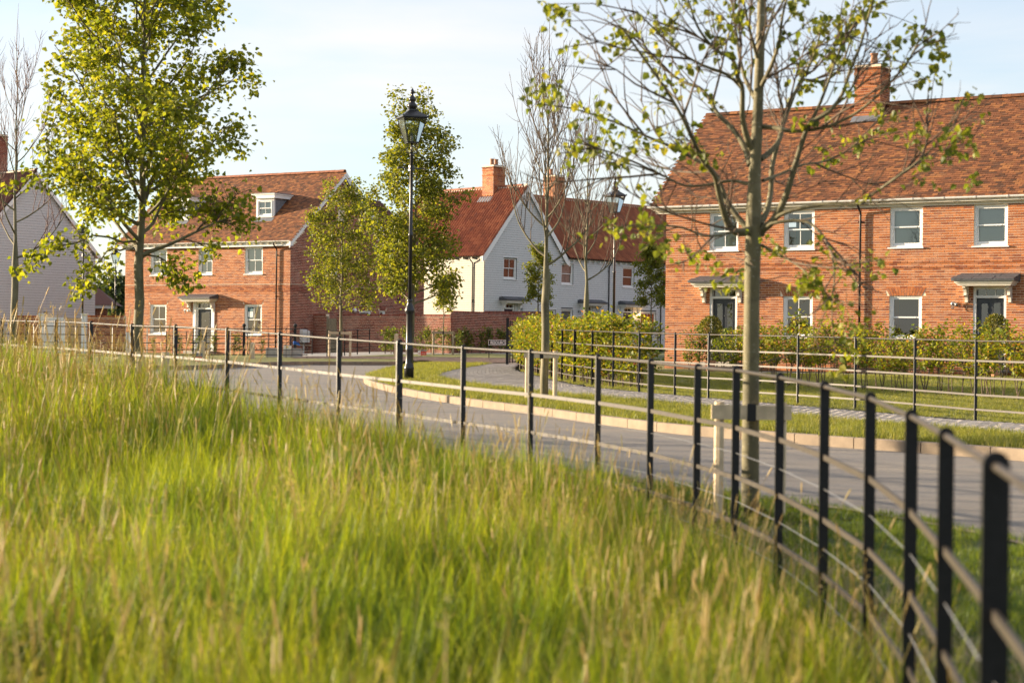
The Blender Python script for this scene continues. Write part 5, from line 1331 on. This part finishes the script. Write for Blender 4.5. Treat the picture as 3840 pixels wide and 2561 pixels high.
LIMBS = [
 ([W8, (440, 985), (385, 945), (352, 850), (330, 760), (312, 690), (250, 612), (205, 520), (150, 400), (60, 250), (-60, 80), (-160, -60)], 11, 2.2, -.9),
 ([(505, 985), (430, 905), (375, 820), (325, 700), (262, 640), (120, 560), (-20, 500), (-200, 420), (-420, 350), (-600, 330)], 8, 1.6, .5),
 ([(495, 640), (462, 540), (400, 450), (330, 380), (285, 300), (235, 245), (150, 215), (60, 150), (-40, 60), (-120, -40)], 8, 1.8, .8),
 ([(500, 560), (470, 470), (455, 380), (455, 250), (430, 190), (405, 100), (330, 60), (270, 0), (220, -80), (180, -200)], 8.5, 2, -.6),
 ([(545, 980), (605, 930), (655, 850), (690, 760), (722, 650), (762, 520), (800, 430), (895, 370), (965, 280), (1005, 160), (1055, 40), (1090, -80), (1120, -190)], 10, 2, -.6),
 ([(545, 940), (578, 880), (600, 780), (607, 650), (640, 520), (665, 430), (702, 330), (742, 230), (800, 130), (840, 20), (870, -120)], 8.5, 2, .6),
 ([(548, 610), (600, 570), (645, 510), (660, 440), (690, 330), (745, 240), (770, 205), (850, 215), (925, 180), (975, 100), (1010, 0), (1060, -120)], 7.5, 1.6, .9),
 ([(560, 445), (640, 452), (700, 466), (790, 462), (900, 440), (1020, 385), (1120, 310), (1210, 220), (1290, 130), (1340, 40), (1400, -60)], 6, 1.4, -.9),
 ([(552, 985), (640, 900), (760, 860), (900, 838), (1040, 840), (1120, 790), (1220, 720), (1330, 640), (1420, 560), (1500, 480), (1590, 440)], 6, 1.0, -1.0),
 ([(556, 1000), (600, 940), (760, 925), (830, 960), (890, 1040), (920, 1130), (925, 1230), (915, 1330), (912, 1440)], 5, 1.0, -.8),
 ([(556, 1050), (620, 1085), (700, 1130), (770, 1180), (790, 1230)], 3.4, 1.0, -.5),
 ([(492, 990), (440, 975), (360, 995), (260, 1000), (150, 960), (40, 950), (-60, 960), (-140, 945)], 5, 1.0, -1.1),
 ([(498, 740), (400, 720), (280, 740), (160, 745), (40, 690), (-100, 640), (-260, 600), (-400, 560)], 4.5, 1.0, .3),
 ([(520, 300), (470, 200), (440, 80), (420, -60), (400, -200)], 6, 2, .7), ([(545, 250), (600, 140), (640, 20), (660, -120), (690, -240)], 6, 2, -.7),
 ([(535, 100), (500, -20), (470, -150), (450, -280)], 5, 1.6, -.5), ([(545, 60), (590, -60), (620, -180)], 5, 1.6, .5),
 ([(560, 720), (640, 690), (760, 640), (880, 620), (1000, 560), (1090, 470), (1180, 380)], 4.2, 1, 1.0),
 ([(455, 250), (380, 180), (250, 130), (130, 60), (20, -40), (-80, -140)], 5, 1.4, -.4),
 ([(800, 430), (850, 330), (900, 200), (950, 60), (1000, -60), (1040, -180)], 4.5, 1.4, -.2),
]
for pts, a, b, dy in LIMBS:
    q = q4(pts, 0, dy); n_ = len(q)
    T.wood.tube(q, [(a+(b-a)*(k/(n_-1))**.75)*px2m for k in range(n_)], 8, cap=False)
    L_ = sum((q[k+1]-q[k]).length for k in range(n_-1))
    T.side_twigs(q, int(L_*6), .50, .005, 0, .08, .12, .035, .15, 3, .05, ang=.6); T.side_twigs(q[:int(n_*.8)], int(L_*1.6), .95, .009, 0, .08, .12, .045, .12, 5, .05, ang=.5)
    # sprays of leaves grow only towards the ends
    for k in range(int(n_*.5), n_):
        f = k/(n_-1)
        if rr.random() < .05+.55*f:
            dd = Vector((rr.gauss(0, .7), rr.gauss(0, .7), rr.gauss(.0, .5))); q2 = wander(rr, q[k], dd, rr.uniform(.12, .38), 3, .0, .2); T.twig(q2, .003, .0015)
            for p in q2[1:]:
                T.tuft(p, Vector((0, 0, -1)), rr.choice((2, 3, 4, 5)), .056, .034)
    T.tuft(q[-1], Vector((0, 0, -.5)), 5, .06, .05)
for px, py, kk in [(1400, 512, 7), (1435, 518, 6), (1480, 530, 4), (1505, 545, 6), (1530, 552, 7), (1568, 572, 8), (1600, 585, 7), (1625, 590, 6), (1660, 615, 7), (1690, 628, 9), (1705, 655, 7), (1665, 650, 5), (1850, 640, 7), (1868, 655, 8), (1900, 592, 5), (1935, 610, 8), (1950, 630, 6), (1880, 560, 5), (1995, 600, 8), (2015, 600, 6), (1870, 580, 3), (1760, 560, 4), (1770, 580, 4), (1945, 760, 8), (1950, 790, 7), (1920, 840, 4), (2140, 95, 9), (2160, 120, 9), (2110, 60, 7), (2040, 120, 7), (2150, 150, 8), (2130, 185, 6), (2220, 215, 6), (2230, 285, 5), (2090, 265, 4), (2110, 300, 3), (2200, 300, 5), (2235, 400, 7), (2215, 330, 3), (2050, 275, 4), (1275, 20, 10), (1290, 50, 8), (1255, 10, 8), (1330, 100, 6), (1240, 205, 10), (1275, 215, 8), (1310, 240, 8), (1380, 240, 7), (1400, 290, 8), (1450, 310, 7), (1500, 250, 7), (1340, 330, 7), (1300, 340, 5), (1480, 430, 5), (1420, 350, 6), (1560, 330, 5), (1500, 60, 8), (1420, 110, 7)]:
    p = at(px*DD, py*DD, TY+rr.uniform(-.9, .6))-TO
    T.tuft(p, Vector((0, 0, -.6)), int(kk*1.9), .058, .055)
    tgt = p; src = min((v for v in (Vector(x) for x in T.wood.v[::7])), key=lambda v: (v-tgt).length)
    if (src-tgt).length < 1.2: T.twig([src, src.lerp(tgt, .5)+Vector((0, 0, .03)), tgt], .0045, .002)
T.done('large sparse lime tree just beyond the near fence, tied to a stake frame', 'tree', TO, 'bark', 'twig', 'leaf_spring', name='lime_tree')
mb = MB()
for _ in range(260):
    a = rs.uniform(0, 6.28); d = abs(rs.gauss(0, .22)); x, y = TO.x+math.cos(a)*d*1.4, TY+math.sin(a)*d; s_ = rs.uniform(.01, .035); z = verge_z(x, y)-.005
    mb.box((x-s_, y-s_, z-.01), (x+s_, y+s_*rs.uniform(.4, 1), z+s_*rs.uniform(.3, .9)))
part('bark_mulch', mb, 'soil', None, kind='stuff', label='dark bark mulch ring around the foot of the large lime tree', category='mulch')

# stakes with cross bars
def stakes(label, x, y, z, sx, h, cross=True, wt=.05, mat='wood_pale', dy=0):
    t = thing('tree_stakes', label, 'tree stakes', (x, y, z), 0, 'timber stakes holding young trees')
    for s in sx:
        mb = MB(); mb.tube([(s, dy, -.2), (s, dy, h)], wt/2*1.25, 8); part('stake', mb, mat, t, False)
    if cross:
        mb = MB(); a, b = (sx[0], sx[-1]) if len(sx) > 1 else (sx[0]-.42, sx[0]+.05)
        mb.box((a-.06, dy-wt*.5-.028, h-.12), (b+.06, dy-wt*.5-.002, h-.02)); part('crossbar', mb, mat, t)
        mb = MB(); mb.box(((a+b)/2-.03, dy-wt*.5-.034, h-.13), ((a+b)/2+.03, dy-wt*.5+.0, h-.01)); part('rubber_tie', mb, 'rubber', t)
    return t
stakes('timber stake and pale crossbar at the leafless tree by the footpath', .58, 29.05, -.16, (-.32, .14), .84, wt=.06)
stakes('weathered stake frame at the foot of the large sparse lime tree', TO.x, TY-.10, -.30, (-.235, .20), .74, wt=.055)
stakes('two short thick stakes at the foot of the large leafy lime tree at left', -4.55, 21.6, -.15, (-.02, .30), .80, False, .08)
stakes('pale timber stake frame at the mid green tree before the brick gable', -6.97, 71.5, .12, (-.45, .40), 1.0, wt=.08)
stakes('pair of tall stakes with a black tie at the sapling before the garden wall', at(1662, 1300, 75.5).x, 75.4, .15, (-.42, .42), 1.05, wt=.08, mat='wood_grey')
stakes('stake frame at the small tree before the weatherboarded cottages', at(2440, 1300, 88).x, 87.9, .35, (-.35, .35), 1.1, wt=.08, mat='wood_grey')

# ------------------------------------------------------------------ hedges and shrubs
def hedge_proto(seed, h, w_, n, size, mat, bare=0., stem='twig', dens=1.):
    rr = random.Random(seed); st = MB(); lf = MB()
    for k in range(rr.choice((2, 3, 3))):
        q = wander(rr, Vector((rr.gauss(0, .03), rr.gauss(0, .03), -.05)), Vector((rr.gauss(0, .12), rr.gauss(0, .12), 1)), h*.95, 7, .15, .06)
        st.tube(q, [.012*(1-.12*j) for j in range(8)], 5, cap=False)
        for j in range(14):
            u = rr.uniform(max(.12, bare*.8), 1)*7; i = min(int(u), 6); p = q[i].lerp(q[i+1], u-i); a = rr.uniform(0, 6.28)
            q2 = wander(rr, p, Vector((math.cos(a), math.sin(a), .7)), w_*rr.uniform(.5, 1.1), 4, .12, .15); st.tube(q2, [.004, .0035, .003, .002, .0015], 3, cap=False)
            for m_ in range(int(n/40)):
                v = q2[rr.randrange(1, 5)]+Vector((rr.gauss(0, .045), rr.gauss(0, .045), rr.gauss(0, .045)))
                if v.z < bare*h: continue
                leaf_into(lf, v, Vector((rr.gauss(0, 1), rr.gauss(0, 1), rr.gauss(.15, .6))), Vector((rr.gauss(0, .6), rr.gauss(0, .6), 1)), size*rr.uniform(.7, 1.2), rr)
    return st.mesh('stem', stem, True), lf.mesh('foliage', mat)
def plant_row(protos, pts, label, cat, name, group, sc_=(.84, 1.12)):
    for i, (x, y) in enumerate(pts):
        st, lf = protos[i % len(protos)]
        t = thing(name, label, cat, (x, y, G(x, y)), rs.uniform(0, 6.28), group); k = rs.uniform(*sc_); t.scale = (k*rs.uniform(.9, 1.1), k, k)
        obj('stem', st, t); f = obj('foliage', lf, t)
PA = [hedge_proto(s, 1.18+.05*s, .30, 480, .066, 'leaf_hedge', .05) for s in (1, 2, 3, 4)]
PB = [hedge_proto(s, (1.12, 1.32, 1.2, 1.45)[s-5], .28, 330, .066, 'leaf_hedge', .38) for s in (5, 6, 7, 8)]
PC = [hedge_proto(s, 1.22, .32, 380, .07, 'leaf_hedge_dark', .2) for s in (9, 10, 11)]
PD = [hedge_proto(s, 1.1, .28, 240, .08, 'leaf_hedge_dark', .12) for s in (12, 13, 14)]
h1 = [Vector(p) for p in [(.22, 56), (.42, 50), (.56, 46.6), (.86, 42.8), (1.25, 39.9), (1.75, 37.2), (2.2, 35.9), (2.5, 35.2)]]
hp = resample(smooth(h1, 4), .30)
plant_row(PA, [(p.x+rs.gauss(0, .03), p.y) for p in hp], 'yellow green beech hedge plant in the full hedge behind the footpath fence', 'hedge plant', 'hedge_plant', 'hedge plants along the curved fence')
hp2 = [p+Vector((.33, .28)) for p in hp]
plant_row(PA, [(p.x, p.y) for p in hp2[::1]], 'yellow green beech hedge plant in the full hedge behind the footpath fence', 'hedge plant', 'hedge_plant', 'hedge plants along the curved fence')
plant_row(PB, [(p.x+rs.gauss(0, .04), p.y+rs.gauss(0, .05)) for p in resample([Vector((5.0, 39.2)), Vector((8.9, 32.6))], .30) ] + [(p.x, p.y) for p in resample([Vector((8.9, 32.6)), Vector((11.4, 28.4))], .32)], 'thin stemmed beech hedge plant with bare lower stems on the lawn at right', 'hedge plant', 'hedge_plant', 'hedge plants across the right lawn')
plant_row(PC, [(p.x+rs.gauss(0, .05), p.y+rs.gauss(0, .1)) for p in resample([Vector((5.6, 55)), Vector((7.8, 52.9)), Vector((17, 46.9))], .36)], 'dark green hedge plant in the bed before the long brick house', 'hedge plant', 'hedge_plant', 'hedge plants below the long brick house')
plant_row(PD, [(p.x+rs.gauss(0, .1), p.y) for p in resample([Vector((-5.6, 76.6)), Vector((-1.2, 80.6)), Vector((2.0, 83.5))], .38)], 'sparse young hedge shrub at the foot of the brick garden wall', 'shrub', 'shrub', 'young shrubs along the garden wall')
plant_row(PD, [(p.x+rs.gauss(0, .15), p.y) for p in resample([Vector((-19.5, 83.5)), Vector((-11.2, 78.6))], .8)], 'sparse green shrub in the front garden bed of the detached brick house', 'shrub', 'shrub', 'young shrubs before the detached house', (.55, .95))
for lab, px, py, Yd, h, rd in (('round clipped topiary ball on a stem at the left dark front door', 2665, 1228, 52.6, .0, .32), ('round clipped topiary ball at the right dark front door', 3735, 1225, 48.6, .0, .32)):
    c = at(px, py, Yd); rr = random.Random(px); lf = MB()
    for _ in range(2400):
        v = Vector((rr.gauss(0, 1), rr.gauss(0, 1), rr.gauss(0, 1))).normalized()*rd*rr.uniform(.78, 1.06)
        leaf_into(lf, v, v+Vector((rr.gauss(0, .2), rr.gauss(0, .2), rr.gauss(.1, .2))), Vector((rr.gauss(0, 1), rr.gauss(0, 1), 1)), .04*rr.uniform(.7, 1.3), rr)
    t = thing('topiary', lab, 'topiary', (c.x, c.y, c.z)); part('foliage', lf, 'leaf_topiary', t, kind='stuff')
    mb = MB(); mb.tube([(0, 0, -c.z), (0, 0, -.1)], .02, 6); part('stem', mb, 'bark', t)
    mb = MB(); mb.lathe([(.12, 0), (.17, .3), (.18, .32), (.15, .32)], (0, 0, -c.z+.0), 12); part('pot', mb, 'pot_clay', t)
# far trees beyond the garage
for i, (px, Yd, h, w_) in enumerate(((445, 150, 6.2, 3.2), (470, 165, 4.6, 3.5), (405, 158, 5.2, 3))):
    T = Tree(50+i); rr = T.r
    for _ in range(2600):
        a = rr.uniform(0, 6.28); t_ = rr.uniform(0, 1); rad_ = w_*math.sqrt(rr.random())*(.45+.9*t_-.8*t_*t_) ; p = Vector((math.cos(a)*rad_, math.sin(a)*rad_, .8+h*t_*(.82+.2*noise.noise(Vector((a*1.4, i, 0))))))
        T.tuft(p, Z, 1, .42, .12)
    T.limb([Vector((0, 0, -.3)), Vector((0, 0, 2)), Vector((.3, 0, h*.8))], .16, .05)
    T.done(['tall round green tree beyond the garage roof', 'lower dark tree just left of the brick house corner', 'dark green tree behind the garage'][i], 'tree', (at(px, 1250, Yd).x, Yd, 0), leaf='leaf_far', name='tree')
# woodland on the far side of the meadow behind the viewer, seen in the windows
lf = MB(); rr = random.Random(77)
for _ in range(9000):
    x = rr.uniform(-90, 30); h = 6.5+3*noise.noise(Vector((x*.12, 0, 0)))+2*noise.noise(Vector((x*.4, 3, 0))); y = -62+rr.uniform(-3, 3); z = h*rr.random()**.7
    leaf_into(lf, Vector((x, y, z)), Vector((rr.gauss(0, 1), rr.gauss(0, 1), rr.gauss(0, 1))), Vector((rr.gauss(0, 1), rr.gauss(0, 1), 1)), 1.6*rr.uniform(.6, 1.2), rr)
part('woodland', lf, 'leaf_far', None, kind='stuff', label='belt of dark woodland across the meadow opposite the houses', category='woodland')

# ------------------------------------------------------------------ grass
def blade_into(mb, rr, x, y, h, wd, bend, a, seg=3, z0=0.):
    d = Vector((math.cos(a), math.sin(a), 0)); s = Vector((-d.y, d.x, 0)); i = len(mb.v); tw = rr.uniform(-.8, .8)
    for k in range(seg):
        t = k/seg; c = Vector((x, y, z0))+d*(bend*t*t)+Z*(h*t*(1-.18*t*abs(bend)/max(h, .01))); ss = (s*math.cos(tw*t)+d*math.sin(tw*t))*wd*(1-t*.75)*.5
        mb.v += [tuple(c-ss), tuple(c+ss)]
    mb.v.append(tuple(Vector((x, y, z0))+d*bend+Z*h*(1-.18*abs(bend)/max(h, .01))))
    for k in range(seg-1): mb.f.append((i+2*k, i+2*k+1, i+2*k+3, i+2*k+2))
    mb.f.append((i+2*seg-2, i+2*seg-1, i+2*seg))
def tuft_mesh(seed, n, rad, h0, h1, wd, mat, heads=0, bendf=.45, seg=3, headmat='meadow_head'):
    rr = random.Random(seed); mb = MB()
    for _ in range(n):
        r = rad*math.sqrt(rr.random()); a = rr.uniform(0, 6.28); h = rr.uniform(h0, h1)
        blade_into(mb, rr, r*math.cos(a), r*math.sin(a), h, wd*rr.uniform(.6, 1.2), h*rr.uniform(.05, bendf), rr.uniform(0, 6.28), seg)
    nf = len(mb.f)
    for _ in range(heads):
        r = rad*math.sqrt(rr.random()); a = rr.uniform(0, 6.28); x, y = r*math.cos(a), r*math.sin(a); h = rr.uniform(h1*.95, h1*1.3); b = h*rr.uniform(.05, .25); aa = rr.uniform(0, 6.28)
        p0, p1, p2 = Vector((x, y, 0)), Vector((x+b*.3*math.cos(aa), y+b*.3*math.sin(aa), h*.6)), Vector((x+b*math.cos(aa), y+b*math.sin(aa), h))
        mb.tube([p0, p1, p2], [.0016, .0013, .001], 3, cap=False)
        L = rr.uniform(.05, .12); dd = (p2-p1).normalized()
        if rr.random() < .55:
            mb.tube([p2, p2+dd*L*.3, p2+dd*L*.8, p2+dd*L], [.001, .0036, .003, .0008], 4, cap=False)
        else:
            for k in range(14):
                t = rr.random(); c = p2+dd*(L*1.6*(t-.4)); s = Vector((rr.gauss(0, 1), rr.gauss(0, 1), rr.gauss(.6, .5))).normalized()*.035*(1.1-t)
                mb.quad(c, c+s*.5+Vector((.0012, 0, .001)), c+s, c+s*.5-Vector((.0012, 0, .001)))
    me = mb.mesh('tuft', mat)
    if heads:
        me.materials.append(MATS[headmat]); 
        for i, p in enumerate(me.polygons):
            if i >= nf: p.material_index = 1
    return me
def scatter(name, pts, meshes, label, cat, props=None):
    """pts: (x, y, z, rot, scale); one object whose points carry tufts"""
    pc = bpy.data.collections.new(name+'_kinds')
    for i, me in enumerate(meshes):
        o = bpy.data.objects.new('tuft_%02d' % i, me); pc.objects.link(o)
    me = bpy.data.meshes.new(name); me.from_pydata([p[:3] for p in pts], [], [])
    a = me.attributes.new('rot', 'FLOAT_VECTOR', 'POINT'); a.data.foreach_set('vector', [c for p in pts for c in (rs.gauss(0, .09), rs.gauss(0, .09), p[3])])
    b = me.attributes.new('sca', 'FLOAT', 'POINT'); b.data.foreach_set('value', [p[4] for p in pts])
    c = me.attributes.new('kind_i', 'INT', 'POINT'); c.data.foreach_set('value', [p[5] if len(p) > 5 else rs.randrange(len(meshes)) for p in pts])
    o = obj(name, me, kind='stuff', label=label, category=cat)
    ng = bpy.data.node_groups.new(name, 'GeometryNodeTree'); ng.interface.new_socket('Geometry', in_out='INPUT', socket_type='NodeSocketGeometry'); ng.interface.new_socket('Geometry', in_out='OUTPUT', socket_type='NodeSocketGeometry')
    N = ng.nodes; gi = N.new('NodeGroupInput'); go = N.new('NodeGroupOutput'); ip = N.new('GeometryNodeInstanceOnPoints'); ci = N.new('GeometryNodeCollectionInfo')
    ci.inputs['Collection'].default_value = pc; ci.inputs['Separate Children'].default_value = True; ci.inputs['Reset Children'].default_value = True; ip.inputs['Pick Instance'].default_value = True
    def att(nm, t): q = N.new('GeometryNodeInputNamedAttribute'); q.data_type = t; q.inputs[0].default_value = nm; return q.outputs[0]
    ng.links.new(gi.outputs[0], ip.inputs['Points']); ng.links.new(ci.outputs[0], ip.inputs['Instance'])
    ng.links.new(att('rot', 'FLOAT_VECTOR'), ip.inputs['Rotation']); ng.links.new(att('sca', 'FLOAT'), ip.inputs['Scale']); ng.links.new(att('kind_i', 'INT'), ip.inputs['Instance Index'])
    ng.links.new(ip.outputs[0], go.inputs[0])
    md = o.modifiers.new('tufts', 'NODES'); md.node_group = ng
    return o
green = [tuft_mesh(100+i, 46, .12, .30, .62, .0085, 'meadow_blade', 0, .55) for i in range(6)]
headed = [tuft_mesh(120+i, 40, .12, .30, .60, .008, 'meadow_blade', 2+i//2, .5) for i in range(6)]
short = [tuft_mesh(140+i, 40, .10, .12, .34, .008, 'meadow_blade', 1, .6) for i in range(3)]
kinds = green+headed+short
pts = []; rr = random.Random(5)
y = 2.3
while y < 27:
    dens = 46 if y < 9 else (38 if y < 15 else 34)
    xl, xr = -.30*y-1.6, fence_x(y)-.10
    xr = min(xr, .36*y+1.2)
    n_ = int((xr-xl)*.25*dens)
    for _ in range(n_):
        x, yy_ = rr.uniform(xl, xr), y+rr.uniform(0, .25)
        if x > fence_x(yy_)-.06: continue
        hsc = .92+.28*noise.noise(Vector((x*.55, yy_*.55, 1)))+lerp(yy_, (9, 13, 15, 17, 22), (.05, .12, .40, .72, .90))+.16*noise.noise(Vector((x*2.2, yy_*2.2, 5)))
        edge = fence_x(yy_)-x
        if edge < .5: hsc *= .55+.9*edge
        pn_ = noise.noise(Vector((x*.7, yy_*.45, 9)))
        k = rr.randrange(6, 12) if rr.random() < .27+.75*pn_ else (rr.randrange(0, 6) if rr.random() < .85 else rr.randrange(12, 15))
        pts.append((x, yy_, MZ(yy_)-.02, rr.uniform(0, 6.28), max(.35, hsc*rr.uniform(.85, 1.12)), k))
    y += .25
scatter('meadow_grass', pts, kinds, 'tall unmown meadow grass with pinkish seed heads filling the foreground', 'grass')
# dry cut grass and weeds at the foot of the near fence
straw = [tuft_mesh(160+i, 34, .12, .03, .11, .005, 'straw', 0, 1.9) for i in range(4)]
pts = []
for _ in range(2600):
    y = 2.5+rr.random()**.8*15; x = fence_x(y)+rr.gauss(.12, .22)
    if x < fence_x(y)-.25: continue
    pts.append((x, y, (verge_z(x, y) if x > fence_x(y) else MZ(y))-.01, rr.uniform(0, 6.28), rr.uniform(.5, 1.25)))
scatter('cut_grass', pts, straw, 'pale dry cut grass lying at the foot of the near iron fence', 'cut grass')
weeds = [tuft_mesh(170+i, 14, .06, .12, .5, .006, 'meadow_blade', 1, .5) for i in range(3)]
pts = []
for _ in range(230):
    y = 2.5+rr.random()*17; x = fence_x(y)+rr.gauss(.02, .14); pts.append((x, y, (verge_z(x, y) if x > fence_x(y) else MZ(y))-.01, rr.uniform(0, 6.28), rr.uniform(.5, 1.2)))
scatter('fence_weeds', pts, weeds, 'loose green grass stems growing up through the near iron fence', 'grass')
# mown grass
lawn_t = [tuft_mesh(180+i, 26, .06, .018, .05, .0035, 'lawn_blade', 0, .9, 2) for i in range(4)]
pts = []
y = 3.0
while y < 32:
    x0, x1 = fence_x(y)+.12, edge_x(y)-.02
    if x1 > x0 and y < 28:
        for _ in range(int((x1-x0)*.2*(190 if y < 16 else 110))):
            x = rr.uniform(x0, x1)
            if abs(x/y) < .36: pts.append((x, y+rr.uniform(0, .2), verge_z(x, y)-.002, rr.uniform(0, 6.28), rr.uniform(.7, 1.5)))
    y += .2
scatter('verge_grass', pts, [tuft_mesh(190+i, 26, .06, .02, .06, .004, 'lawn_green', 0, .9, 2) for i in range(4)], 'greener mown grass between the near iron fence and the road', 'grass')
pts = []
kl = offs(kerb_s[6:], -.14)
for i in range(len(kl)-1):
    p = kl[i]
    if p.y > 62 or abs(p.x/p.y) > .36: continue
    q = min(pn, key=lambda r: (r-p).length); seg_ = (kl[i+1]-p).length; W_ = (q-p).length
    if i > len(kl)-10: continue
    for _ in range(int(seg_*W_*(150 if p.y < 30 else 80))):
        c = p.lerp(q, rr.random())+ (kl[i+1]-p)*rr.random(); pts.append((c.x, c.y, G(c.x, c.y)-.012, rr.uniform(0, 6.28), rr.uniform(1.1, 2.8)))
for i in range(16000):                     # right lawn
    y = rr.uniform(20, 50); x = rr.uniform(.3, .33*y)
    fx_ = lerp(y, [p.y for p in sorted(pf, key=lambda v: v.y)], [p.x for p in sorted(pf, key=lambda v: v.y)])
    if x < fx_+.06: continue
    pts.append((x, y, G(x, y)-.008, rr.uniform(0, 6.28), rr.uniform(.9, 1.9)))
scatter('mown_grass', pts, lawn_t, 'short mown grass on the verges and the lawn beside the road', 'grass')

# brick terrace across the lane to the right, out of frame but mirrored in the cottage windows
t = thing('brick_house', 'plain brick terrace beyond the right edge, mirrored in the weatherboarded cottage windows', 'house', (40, 84, 0), R(8))
mb = MB(); mb.box((0, 0, 0), (8, 44, 5.2)); part('wall', mb, 'brick', t)
mb = MB(); mb.prism([(-.3, 5.2), (8.3, 5.2), (4, 9)], Vector((0, 0, 0)), (X, Z, Y), -.2, 44.2); part('roof', mb, 'dark_tile', t)
for k in range(9):
    for z in (1.0, 3.6):
        m2 = MB(); m2.box((-.03, 2+k*4.8, z), (.02, 3+k*4.8, z+1.25)); wn = part('window', m2, 'white_paint', t)
        m2 = MB(); m2.box((-.036, 2.1+k*4.8, z+.1), (-.031, 2.9+k*4.8, z+1.15)); part('pane', m2, 'unlit_room_tone', wn)  # pane coloured near-black in place of an unlit interior
